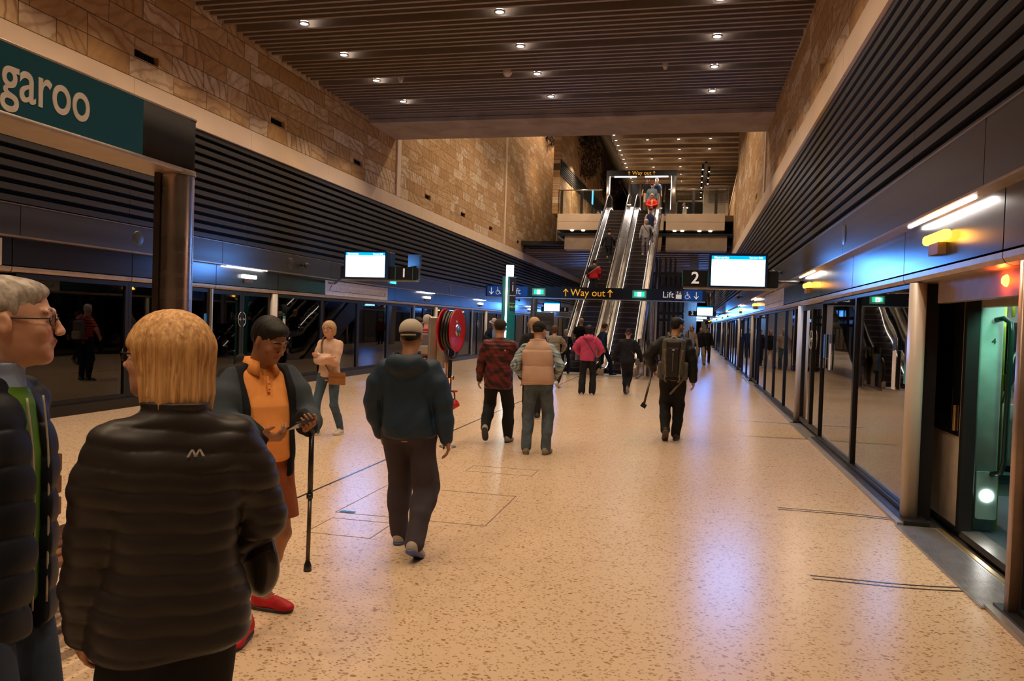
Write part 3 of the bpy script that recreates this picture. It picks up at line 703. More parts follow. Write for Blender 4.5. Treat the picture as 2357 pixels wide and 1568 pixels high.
m.build('riser_pipe', M('copper', (.45,.20,.10), .3, .9), e)
MB().cyl((-.09, .03, -.62), (.04, .03, -.62), .028, n=12).build('valve', M('brass_pipe', (.55,.42,.2), .3, 1), e)
MB().box(.03, .13, -.05, -.035, -.795, -.775).build('valve_handle', RED, e)
MB().tube([(.03,-.04,-.78), (.09,-.05,-.80), (.10,-.05,-.88), (.03,-.05,-.92)], .011, 8).build('short_hose', HOSE, e)
MB().cyl((.03,-.06,-1.0), (.14,-.06,-.93), .05, .05, 16).build('nozzle_cap', RED, e)
MB().lathe([(.11, 0), (.11, .012), (.02, .02)], Matrix.Translation((0,0,-1.52)), 20).build('base_plate', STEELD, e)
e = empty('hydrant_post', (-3.38, 9.9, 0), 0, label='grey steel hydrant cylinder standing behind the hose reel', cat='post')
MB().lathe([(.07,0),(.07,1.66),(.062,1.69),(.001,1.69)], n=28).build('cylinder', M('post_steel', (.42,.36,.30), .35, .7), e)
MB().box(.07, .16, -.04, .04, 1.0, 1.38).build('control_box', M('post_steel', (.42,.36,.30), .35, .7), e)

# slatted timber bench round the sign
e = empty('timber_bench', (-3.4, 2.1, 0), label='slatted timber bench with reddish back under the station sign', cat='bench')
WOOD = M('bench_wood', (.20,.075,.03), .45, 0, .25, 5)
for s in (-1, 1):
    for k in range(5): MB().rbox(s*(.10+.105*k)-.033, s*(.10+.105*k)+.033, -1.75, 1.5, .42, .455, .01, 'y').build('seat_slat', WOOD, e)
for k in range(3): bev(MB().box(-.03, .03, -1.75, 1.5, .50+.12*k, .60+.12*k).build('back_slat', WOOD, e), .008)
for y in (-1.5, 0, 1.3): 
    MB().box(-.55, .55, y-.03, y+.03, .38, .42).box(-.04, .04, y-.03, y+.03, 0, .84).box(-.5, -.46, y-.03, y+.03, 0, .4).box(.46, .5, y-.03, y+.03, 0, .4).build('frame', BLACK, e)

# ---------------------------------------------------------------- escalators
YB, SL, ZD = 26.3, math.tan(radians(30)), 7.4
YT = YB + ZD/SL
def escalator(x0, x1, lab):
    # x0..x1 step width
    e = empty('escalator', (0,0,0), label=lab, cat='escalator')
    def zl(y): return min(max((y-YB)*SL, 0), ZD)
    prof = [(25.1, .0), (26.0, .0)]
    ny = int((YT-YB)/.4)
    m = MB(); pitch = .2/SL; y = YB-.1; z = 0; n = int(round(ZD/.2)); pitch = (YT-YB)/n
    # each step: nosed riser and grooved tread in one mesh
    for k in range(n+2):
        ya = YB - pitch + pitch*k; za = min(.2*(k), ZD)
        if k <= n-0: m.box(x0, x1, ya, ya+pitch+.02, za-.25, za-.012 if k else -.012+.0)
        m.box(x0, x1, ya-.012, ya+.03, za-.05, za)
    m.box(x0, x1, YT, 40.6, ZD-.2, ZD)
    m.build('steps', M('step_dark', (.055,.04,.035), .38, .6), e)
    # nosing highlights on each step
    ms = MB()
    for k in range(1, n+1): ms.box(x0+.02, x1-.02, YB-pitch+pitch*k-.016, YB-pitch+pitch*k-.004, .2*k-.055, .2*k-.03)
    ms.build('step_edges', M('step_edge', (.22,.17,.15), .35, .8), e)
    c = MB().box(x0, x1, 24.9, 26.0, 0, .02)
    for k in range(20): c.box(x0+(x1-x0)*k/20, x0+(x1-x0)*(k+.5)/20, 24.9, 26.0, .02, .024)
    c.build('comb_plate', M('comb_steel', (.5,.47,.44), .35, .9), e)
    path = [(25.75, 0), (26.0, 0), (26.5, SL*.12)] + [(YB+(YT-YB)*t, ZD*t) for t in np.linspace(.06, .97, 12)] + [(YT+.4, ZD), (40.4, ZD)]
    def ribbon(xa, xb, h0, h1, name, mat, pts=path, parent=e):
        m = MB()
        for (a, za), (c_, zc) in zip(pts, pts[1:]):
            vs = [(x, y, z+h) for x in (xa, xb) for y, z in ((a, za), (c_, zc)) for h in (h0, h1)]
            m.add(vs, [(0,1,3,2),(4,6,7,5),(0,4,5,1),(2,3,7,6),(0,2,6,4),(1,5,7,3)])
        return m.build(name, mat, parent)
    for s, xe in ((-1, x0), (1, x1)):
        xa, xb = sorted((xe, xe+s*.035)); ribbon(xa, xb, -.05, .24, 'skirt', STEEL)
        ribbon(*sorted((xe+s*.0, xe-s*.006)), .215, .24, 'skirt_light', emi('skirt_light', (1,.92,.84), 4))
        ribbon(*sorted((xe+s*.035, xe+s*.20)), .10, .25, 'deck', STEEL)
        xg = xe+s*.11; ribbon(*sorted((xg-.006, xg+.006)), .25, .86, 'balustrade_glass', CLEAR)
        # handrail loop with newels at both ends
        top = [(y, z+.92) for y, z in path]
        lo = [(25.65+.36*cos(t)-.15, .56+.36*sin(t)) for t in np.linspace(-pi/2, -3*pi/2, 12)]
        hi = [(40.5+.36*cos(t), ZD+.56+.36*sin(t)) for t in np.linspace(pi/2, -pi/2, 12)]
        pts = [(xg, y, z) for y, z in lo + top + hi]
        MB().tube(pts, .032, 8).build('handrail', M('handrail_black', (.015,.013,.013), .3), e)
        bal = [(xg+.0, y, z-.04*(1 if i > 0 else 1)) for i, (y, z) in enumerate(top)]
        MB().tube([(xg, y, z-.045) for y, z in top], .018, 6).build('handrail_track', STEEL, e)
        g = MB(); vs = [(xg-.005, y, z) for y, z in lo]+[(xg+.005, y, z) for y, z in lo]; k = len(lo)
        g.add(vs, [tuple(range(k)), tuple(range(k, 2*k))[::-1]]); g.build('newel_glass', CLEAR, e)
        MB().box(xg-.11, xg+.11, 25.35, 26.1, 0, .22).build('newel_base', STEEL, e)
    # truss cladding underneath
    m = MB(); zz = -1.0
    pr = [(25.9, 0), (26.4, 0), (YT, ZD-.2), (40.6, ZD-.2), (40.6, ZD-1.0), (YT+.4, ZD-1.0), (YB+1.7, 0)]
    m.prism([(a, c) for a, c in pr], 'x', x0-.20, x1+.20); m.build('truss_cladding', STEELD, e)
    return e
escalator(-4.16, -3.36, 'left of the two tall escalators, with people riding up')
escalator(-2.74, -1.94, 'right of the two tall escalators, with people coming down')
MB().add([(-3.16, 25.9, .2), (-2.94, 25.9, .2), (-2.94, 26.5, .3), (-3.16, 26.5, .3), (-3.16, YT, ZD+.22), (-2.94, YT, ZD+.22), (-3.16, 25.9, 0), (-2.94, 25.9, 0), (-3.16, YT, ZD-.3), (-2.94, YT, ZD-.3)], [(0,1,2,3), (3,2,5,4), (0,6,7,1), (0,3,4,8,6), (1,7,9,5,2)]).build('escalator_infill', STEEL, label='long metal cover between the two escalators', cat='metal cover')
# outer glass guard with posts on the right of the escalators
e = empty('glass_guard', (0,0,0), label='tall clear glass guard along the right side of the escalators', cat='glass guard')
m = MB()
for k in range(9):
    a, c = 26.2+1.44*k, 26.2+1.44*(k+1)-.03
    m.add([(-1.5, a, max(0,(a-YB)*SL-.5)), (-1.5, c, (c-YB)*SL-.5), (-1.5, c, (c-YB)*SL+1.3), (-1.5, a, (a-YB)*SL+1.3), (-1.48, a, max(0,(a-YB)*SL-.5)), (-1.48, c, (c-YB)*SL-.5), (-1.48, c, (c-YB)*SL+1.3), (-1.48, a, (a-YB)*SL+1.3)], [(0,1,2,3),(7,6,5,4),(0,4,5,1),(1,5,6,2),(2,6,7,3),(3,7,4,0)])
m.build('glass', CLEAR, e)
e = empty('glass_guard', (0,0,0), label='clear glass guard standing at the foot of the right escalator', cat='glass guard')
MB().box(-1.60, -1.58, 24.4, 26.6, .05, 1.25).build('glass', CLEAR, e); MB().box(-1.63, -1.55, 24.4, 26.6, 0, .06).build('channel', STEELD, e)
MB().cyl((-1.59, 24.9, .55), (-1.59, 24.9, 1.05), .06, n=14).build('blue_cap', M('cap_blue', (.03,.16,.3), .4), e)

# ---------------------------------------------------------------- bridge, portal and the upper level
YBG = 39.8
m = MB()
for x0, x1 in ((-6.98, -4.62), (-1.42, 1.45)):
    m.box(x0, x1, YBG, 41.2, 6.97, 7.37).box(x0, x1, YBG+.01, 41.2, 6.955, 6.97).box(x0, x1, YBG, 41.2, 6.55, 6.955)
struct(m, 'trim_20', BAND)
struct(MB().box(-6.98, 1.9, 40.6, 90, 7.1, 7.4), 'floor_upper', M('upper_floor', (.3,.24,.18), .5))
struct(MB().box(-6.98, 1.9, 39.9, 60, 6.3, 6.4), 'ceiling_under_bridge', BLACK)
m = MB().box(-6.6, -4.9, 40.0, 41, 5.55, 6.3).box(-1.4, 1.6, 40.0, 41, 5.55, 6.3); struct(m, 'wall_bridge_beam', CONC)
for i, x in enumerate((-5.62, -6.2, -.98, -.6, .24, .77)):
    MB().lathe([(.001, .0), (.07, .0), (.09, .02)], Matrix.Translation((x, YBG+.06, 6.49)), 16).build('bridge_downlight', emi('bridge_lens', (1,.92,.8), 12), label='small downlight under the bridge edge, %s from the left' % ('second','first','third','fourth','fifth','sixth')[i], cat='downlight', group='downlights under the bridge')
    MB()
for x in (-5.6, 0): lamp('SPOT', (x, 41.5, 6.2), 160, WARM, .1, spot=2.6, name='bridge_lamp')
def balustrade(x0, x1, posts, lab):
    e = empty('balustrade', (0,0,0), label=lab, cat='balustrade')
    MB().box(x0, x1, YBG+.03, YBG+.045, 7.4, 8.55).build('glass', CLEAR, e)
    MB().tube([(x0, YBG+.04, 8.6), (x1, YBG+.04, 8.6)], .03, 8).build('rail', STEEL, e)
    for x in posts: MB().box(x-.07, x+.07, YBG+.05, YBG+.12, 7.37, 8.6).build('baluster_post', STEELD, e)
balustrade(-6.96, -4.7, (-6.8, -5.75), 'glass balustrade on the left part of the bridge')
balustrade(-1.35, 1.45, (-.1, 1.0), 'glass balustrade on the right part of the bridge')
e = empty('way_out_portal', (0,0,0), label='steel portal with dark Way out sign at the top of the escalators', cat='sign')
MB().box(-4.5, -.97, YBG, YBG+.3, 9.29, 9.58).build('sign_box', S_BODY, e)
for x0, x1 in ((-4.5, -4.33), (-1.22, -.97)): MB().rbox(x0, x1, YBG, YBG+.3, 7.4, 9.29, .04).build('column', STEELD, e)
MB().box(-4.1, -2.99, YBG+.05, YBG+.15, 9.25, 9.29).box(-2.55, -1.4, YBG+.05, YBG+.15, 9.25, 9.29).build('light_strip', emi('portal_light', (.85,.85,1), 7), e)
MB().box(-4.33, -4.31, YBG+.02, YBG+.1, 7.6, 9.29).box(-1.24, -1.22, YBG+.02, YBG+.1, 7.6, 9.29).build('edge_light', emi('edge_light', (1,.93,.85), 2.5), e)
lamp('AREA', (-2.7, YBG+.1, 9.23), 60, (1,.9,.85), 2.6, .2, name='portal_lamp')
text('Way out', (-2.72, YBG-.004, 9.435), .27, S_YEL, e, align='CENTER')
for x in (-3.36, -2.1): flat(e, 'arrow', S_YEL, arrow(x, 9.435, .18, True), YBG)
# dark lobby behind the portal
e = empty('lobby_front', (0,0,0), label='dark glazed lobby front behind the top of the escalators', cat='glazed front')
MB().box(-4.0, -1.2, 47.0, 47.2, 7.4, 10.2).build('dark_glass', M('lobby_dark', (.02,.018,.016), .15), e)
for k, x in enumerate((-3.95, -3.3, -2.7, -2.1, -1.5)): MB().box(x, x+.12, 46.8, 47.0, 7.4, 10.2).build('fin', M('fin_brown', (.10,.07,.05), .5), e)
for x, z in ((-2.6, 8.9), (-2.9, 8.5), (-2.0, 8.7)): MB().box(x-.18, x+.18, 46.75, 46.8, z, z+.03).build('lamp_strip', emi('lobby_lamp', (1,.9,.7), 3), e)
e = empty('equipment_room', (0,0,0), label='pale cabin with louvred front on the right of the upper level', cat='cabin')
MB().box(.45, 1.85, 46, 50, 7.4, 9.9).build('wall_panel', M('cabin_beige', (.5,.42,.33), .5), e)
m = MB()
for k in range(12): m.box(.7, 1.8, 45.97, 46, 8.9+.075*k, 8.94+.075*k)
m.build('louvre', M('cabin_louvre', (.2,.17,.14), .5), e)
e = empty('upper_doorway', (0,0,0), label='dark doorway opening on the right of the upper level', cat='doorway')
MB().box(-1.15, .40, 49.5, 49.6, 7.4, 9.5).build('opening', BLK, e); MB().box(-1.2, .42, 49.4, 49.5, 9.5, 9.6).box(-1.2, -1.1, 49.4, 49.5, 7.4, 9.6).build('frame', M('cabin_beige', (.5,.42,.33), .5), e)
MB().box(-.75, -.45, 49.3, 49.5, 9.1, 9.15).build('lamp', emi('lobby_lamp', (1,.9,.7), 3), e)
# upper left wall with louvre band
m = MB().box(-7.3, -6.95, 39.9, 90, 7.4, 15.0); struct(m, 'wall_upper_left', STONE2)
m = MB(); 
for k in range(7):
    f0, f1 = 9.43+.12*k, 9.43+.12*k+.07; g = .032
    m.prism([(40.0, f0), (64, f0+.7), (64, f1+.7), (40.0, f1)], 'x', -6.95, -6.90)
m.build('sloping_louvre', LOUV, label='dark sloping louvre band on the upper left wall', cat='louvre')
m = MB().prism([(40.0, 9.42), (64, 10.12), (64, 11.05), (40.0, 10.28)], 'x', -6.949, -6.945); struct(m, 'trim_21', BLK)
m = MB()
for y in (44.0, 50.0, 57): m.box(-6.97, -6.92, y, y+.06, 7.4, 15)
struct(m, 'trim_22', BAND)
e = empty('blue_screen', (0,0,0), label='narrow blue lit screen behind the left balustrade', cat='screen')
MB().box(-5.62, -5.58, 42.8, 43.2, 8.35, 9.15).build('lit_panel', emi('blue_screen', (.1,.45,.95), 2.5), e); MB().box(-5.63, -5.57, 42.95, 43.05, 7.4, 8.35).build('post', BLACK, e)
e = empty('direction_sign', (0,0,0), label='dark lift and toilet direction sign behind the left balustrade', cat='sign')
MB().box(-5.45, -4.85, 43, 43.1, 7.75, 8.05).build('panel', S_BODY, e); MB().box(-5.18, -5.12, 43.02, 43.08, 7.4, 7.75).build('post', BLACK, e); wheelchair(e, S_WHT, -5.25, 7.9, .2, 42.98)
MB().box(-5.0, -4.95, 42.99, 43.0, 7.82, 7.98).box(-5.08, -5.03, 42.99, 43.0, 7.82, 7.98).build('symbol', S_WHT, e)
# glazed slope between the stone wall and the upper ceiling
e = empty('glazed_slope', (0,0,0), label='dark glazed slope along the left edge of the upper ceiling', cat='glazing')
MB().add([(-4.25, 37, 11.05), (-4.25, 89.9, 11.05), (-6.9, 89.9, 14.95), (-6.9, 37, 14.95)], [(0,1,2,3)]).add([(-4.35, 37, 11.25), (-4.35, 89.9, 11.25), (-6.9, 89.9, 15.2), (-6.9, 37, 15.2)], [(3,2,1,0)]).build('glass', M('glazing_dark', (.02,.02,.018), .12, .2), e)
for k in range(18):
    y = 38+1.7*k; MB().tube([(-4.23, y, 11.0), (-6.93, y, 14.95)], .03, 6).build('glazing_bar', M('bar_grey', (.3,.26,.22), .4), e)
# upper ceiling
struct(MB().box(-4.2, 6, 23.2, 95, 11.18, 11.3), 'ceiling_upper', M('upper_recess', (.085,.06,.045), .7))
m = MB()
for k in range(48): m.box(-4.2, 6, 23.4+1.12*k+.9, 23.4+1.12*k+1.25, 10.98, 11.18)
struct(m, 'ceiling_upper_battens', M('upper_batten', (.36,.25,.15), .55))
struct(MB().box(-9.2, -4.2, 23.2, 37, 15.5, 15.7), 'ceiling_void', BLK)
for r in range(16):
    y = 38.38 + 1.12*r
    for ci, x in enumerate((-4.05, -2.48, -.94, .6)):
        if ci and r % 2 == 0: continue
        if ci == 3 and r > 4: continue
        MB().lathe([(.001, .0), (.055, .0), (.07, .03)], Matrix.Translation((x, y, 11.04 if True else 0)), 12).build('upper_downlight', emi('upper_lens', (1,.95,.86), 22), label='tiny downlight of the upper ceiling, column %d from the left, row %d from the beam' % (ci+1, r+1), cat='downlight', group='downlights of the upper ceiling')
e = empty('lighting_track', (0,0,0), label='black lighting track with pairs of spotlights on the upper ceiling', cat='track light')
MB().box(.44, .56, 44, 74, 10.75, 10.85).build('rail', BLACK, e)
for k in range(6): MB().box(.48, .52, 45+5.5*k, 45.04+5.5*k, 10.85, 11.18).build('hanger', BLACK, e)
for k in range(14):
    y = 45 + 1.9*k
    for s in (-1, 1):
        f = MB().cyl((.5+s*.18, y+.3*s, 10.55), (.5+s*.18, y+.3*s, 10.85), .055, n=10).build('spotlight', BLACK, e)
        MB().lathe([(.001, 0), (.038, 0), (.04, .02)], Matrix.Translation((.5+s*.18, y+.3*s, 10.535)), 10).build('lens', emi('upper_lens', (1,.95,.86), 22), f)
struct(MB().box(-7, 6, 90, 90.3, 7.4, 15), 'wall_upper_end', M('upper_end', (.05,.04,.03), .7))
struct(MB().box(5.9, 6.1, 23.2, 95, 7.4, 11.3), 'wall_upper_right', BAND)
# hanging twiggy plants
def plant(x, y, z, r, h, lab, seed):
    rnd = random.Random(seed); m = MB()
    for k in range(420):
        a = rnd.uniform(0, 2*pi); t = rnd.random(); rr = r*math.sqrt(rnd.random())*(1-.45*abs(t-.45)*2)
        p = Vector((x+abs(rr*cos(a))*.5+.05, y+rr*sin(a)*1.0, z+h/2-h*t)); d = Vector((rnd.uniform(-.1,.5), rnd.uniform(-1,1), rnd.uniform(-1.2,.5))).normalized()*rnd.uniform(.15,.38)
        m.tube([p, p+d*.5+Vector((0,0,.05)), p+d], [.035, .03, .012], 4, cap=False)
    e = empty('hanging_plant', (0,0,0), label=lab, cat='plant'); o = m.build('foliage', M('twig_brown', (.05,.024,.014), .8, 0, .4, 3), e); o['kind'] = 'stuff'
plant(-7.0, 47.8, 12.1, 2.6, 2.5, 'large brown twiggy plant hanging on the upper left wall', 1)
plant(-9.22, 48.1, 13.9, 2.2, 1.6, 'brown twiggy plant just under the concrete beam', 2)
plant(-7.0, 60.0, 12.4, 3.2, 1.9, 'brown twiggy plant behind the portal column', 3)
plant(-7.0, 71.0, 11.9, 3.2, 2.4, 'farthest brown twiggy plant low on the upper left wall', 4)
# lower platform beyond the bridge
m = MB()
for k in range(90): m.box(XL, XR, 42+1.2*k, 42+1.2*k+.5, 5.55, 5.75)
struct(m, 'ceiling_lower_battens', BATT)
struct(MB().box(XL-.2, XR+.2, 41.2, 150, 5.9, 6.1), 'ceiling_lower', BATD)
struct(MB().box(-6.5, -.15, 62, 100, 0, 5.6), 'wall_core', M('core_beige', (.42,.36,.30), .5))
struct(MB().box(-.2, .3, 45.5, 46.1, 0, 5.6), 'column_core', M('core_beige', (.42,.36,.30), .5))
struct(MB().box(XL, XR, 149, 150, 0, 6), 'wall_end', BLK)
# lift: black steel frame and glass
e = empty('lift_shaft', (-.86, 34.5, 0), label='black steel framed glass lift shaft right of the escalators', cat='lift shaft')
for x in (-.55, -.3, -.1, .1, .3, .5): 
    for y in (-.5, .5): MB().box(x-.035, x+.035, y-.035, y+.035, 0, 4.65 if x < .3 else 3.9).build('frame_post', BLACK, e)
for z in (.05, 1.9, 2.2, 3.3, 3.9): MB().box(-.58, .53, -.53, .53, z, z+.12).build('cross_beam', BLACK, e)
MB().box(-.5, .45, .3, .32, 0, 3.9).build('glass', GLASS, e)
for (x, y) in ((-6.2, 46), (.2, 50), (-6.2, 58), (.8, 66), (-8, 70), (.8, 84), (.8, 100), (-8, 90)):
    lamp('SPOT', (x, y, 5.5), 420, (1,.8,.6), .12, spot=2.7, name='platform_lamp')
# ---------------------------------------------------------------- the train behind the right doors
e = empty('train', (0,0,0), label='metro train with dark windows standing behind the right screens, door open', cat='train')
TG = M('train_grey', (.40,.33,.27), .35, .2); TD = M('train_window', (.012,.012,.013), .12)
m = MB()
for a, c in ((Y0, 5.15), (8.28, 60)): m.box(2.30, 2.36, a, c, -.9, .78).box(2.30, 2.36, a, c, 1.95, 3.0)
m.box(2.30, 2.36, 5.15, 8.3, 2.0, 3.0).box(2.3, 2.36, 5.15, 8.3, -.9, -.12)
m.build('body_side', TG, e)
m = MB()
for a, c in ((Y0, 5.15), (8.28, 60)): m.box(2.305, 2.355, a, c, .78, 1.95)
m.build('window_band', TD, e)
d = MB().rbox(2.26, 2.30, 7.24, 8.26, .02, 1.96, .02, 'y').build('train_door', TG, e); d['label'] = 'open sliding train door leaf'
MB().box(2.252, 2.262, 7.25, 8.25, .80, 1.95).build('door_window', TD, d); MB().rbox(2.247, 2.252, 7.42, 8.10, .88, 1.86, .08, 'x').build('window_pane', M('pane_dark', (.004,.004,.005), .05), d)
MB().rbox(2.235, 2.25, 7.31, 7.35, .84, 1.06, .008, 'x').build('door_handle', M('handle_yellow', (.55,.33,.12), .35, .6), d)
MB().box(2.26, 2.36, 7.17, 7.24, .0, 1.98).build('door_seal', M('rubber', (.006,.005,.005), .6), e)
MB().box(2.26, 2.36, 5.15, 5.22, .0, 1.98).build('door_seal', M('rubber', (.006,.005,.005), .6), e)
MB().box(2.36, 5.0, Y0, 60, -.12, .0).build('saloon_floor', M('train_floor', (.035,.06,.075), .45, 0, .3, 40), e)
MB().box(2.28, 2.44, 5.2, 7.2, -.04, .012).build('door_sill', M('sill_steel', (.5,.47,.42), .3, .9), e)
MB().box(2.36, 5.0, Y0, 60, 2.35, 2.45).build('saloon_ceiling', M('train_white', (.6,.63,.62), .5), e)
MB().box(4.95, 5.0, Y0, 60, 0, .9).box(4.95, 5.0, Y0, 60, 1.9, 2.4).build('far_side', M('train_white', (.6,.63,.62), .5), e)
MB().box(4.96, 4.99, Y0, 60, .9, 1.9).build('far_windows', TD, e)
MB().box(2.6, 4.9, 14, 14.1, 0, 2.4).build('end_partition', M('train_white', (.6,.63,.62), .5), e)
MINT = M('train_mint', (.24,.40,.34), .45)
p = MB().rbox(2.38, 2.565, 7.24, 7.34, .02, 2.1, .02).build('door_pillar', MINT, e)
text('4', (2.49, 7.237, 1.62), .07, M('numeral_dark', (.02,.03,.03), .4), p, align='CENTER')
MB().rbox(2.395, 2.555, 7.20, 7.25, .12, .52, .02, 'y').build('lower_box', MINT, p)
MB().lathe([(.001, .012), (.05, .008), (.055, 0)], Matrix.Translation((2.475, 7.2, .32)) @ Matrix.Rotation(pi/2, 4, 'X'), 20).build('round_lamp', emi('round_lamp', (1,1,.97), 16), p)
MB().box(2.36, 2.44, 5.2, 7.2, 1.9, 2.02).build('door_header', TG, e)
MB().tube([(2.49, 7.22, 1.80), (2.53, 7.16, 1.815), (2.565, 7.12, 1.78), (2.572, 7.11, 1.70), (2.565, 7.12, .62), (2.55, 7.14, .53), (2.50, 7.22, .50)], .022, 10).build('grab_handle', M('handle_black', (.006,.03,.022), .25), e)
g = MB().box(2.565, 3.1, 7.28, 7.30, .45, 1.75).build('draught_glass', CLEAR, e)
m = MB()
for z in (.62, .8, .98, 1.1):
    for x in (2.74, 2.86, 2.98): m.lathe([(.001,.002),(.028,0)], Matrix.Translation((x+(z*10 % .06), 7.278, z)) @ Matrix.Rotation(pi/2,4,'X'), 14)
m.build('frosted_dots', M('frost', (.45,.62,.62), .6), g)
MB().tube([(2.60, 7.29, 1.1), (2.66, 7.29, 1.5), (2.82, 7.29, 1.72), (3.08, 7.29, 1.76)], .012, 8).build('glass_trim', M('train_white', (.6,.63,.62), .5), g)
MB().tube([(2.60, 7.35, 0), (2.60, 7.35, 2.3)], .017, 8).build('yellow_pole', M('pole_yellow', (.55,.65,.03), .35), e)
MB().box(2.60, 2.66, 7.31, 7.33, 1.2, 1.34).build('yellow_box', M('pole_yellow', (.55,.65,.03), .35), e)
MB().tube([(2.7, 6.0, 2.05), (2.9, 9, 2.05), (2.9, 14, 2.05)], .02, 8).build('ceiling_rail', M('rail_white', (.6,.6,.6), .3, .8), e)
for k in range(3): MB().tube([(2.9, 8+1.2*k, 2.05), (2.9, 8+1.2*k, 1.85)], .015, 6).build('yellow_strap', M('pole_yellow', (.55,.65,.03), .35), e)
MB().box(2.7, 2.85, 5, 14, 2.33, 2.35).box(4.2, 4.35, 5, 14, 2.33, 2.35).build('ceiling_tube', emi('train_tube', (.85,1,.95), 5), e)
m = MB()
for k in range(2): m.box(2.42, 2.88, 7.36+.55*k, 7.86+.55*k, .40, .48).box(2.38, 2.44, 7.36+.55*k, 7.86+.55*k, .45, .95)
m.build('seats', M('seat_blue', (.05,.16,.18), .7), e)
MB().box(2.42, 2.9, 7.36, 8.5, .30, .40).build('seat_box', MINT, e)
lamp('AREA', (3.5, 7.4, 2.3), 32, (.72,1,.88), 2.0, 3.2, name='saloon_lamp')
lamp('SPOT', (2.62, 6.7, 1.95), 9, (.2,1,.6), .05, rot=(radians(50), 0, 0), spot=1.5, name='door_green_lamp')
lamp('SPOT', (2.25, 5.95, 1.9), 9, (1,.95,.85), .02, spot=1.1, name='threshold_lamp')
# lintel over the open platform door and its red lamp
e = empty('door_lintel', (0,0,0), label='brown lintel with a glowing red lamp over the open door', cat='lintel')
MB().box(2.04, 2.12, 5.1, 7.22, 1.93, 2.14).build('panel', M('lintel_brown', (.30,.21,.15), .5), e)
Mx = Matrix.Translation((2.04, 5.76, 2.035)) @ Matrix.Rotation(-pi/2, 4, 'Y')
MB().lathe([(.001, .03), (.025, .026), (.038, .012), (.042, 0)], Mx, 24).build('red_lamp', REDL, e)
lamp('POINT', (1.97, 5.76, 2.035), 2.0, (1,.1,.02), .03, name='red_glow_lamp')
MB().box(XR+.0, XR+.24, 7.52, 7.56, 0, ZB-.02).build('door_seal_strip', M('rubber', (.006,.005,.005), .6), label='black rubber seal beside the pale post of the open door', cat='seal')
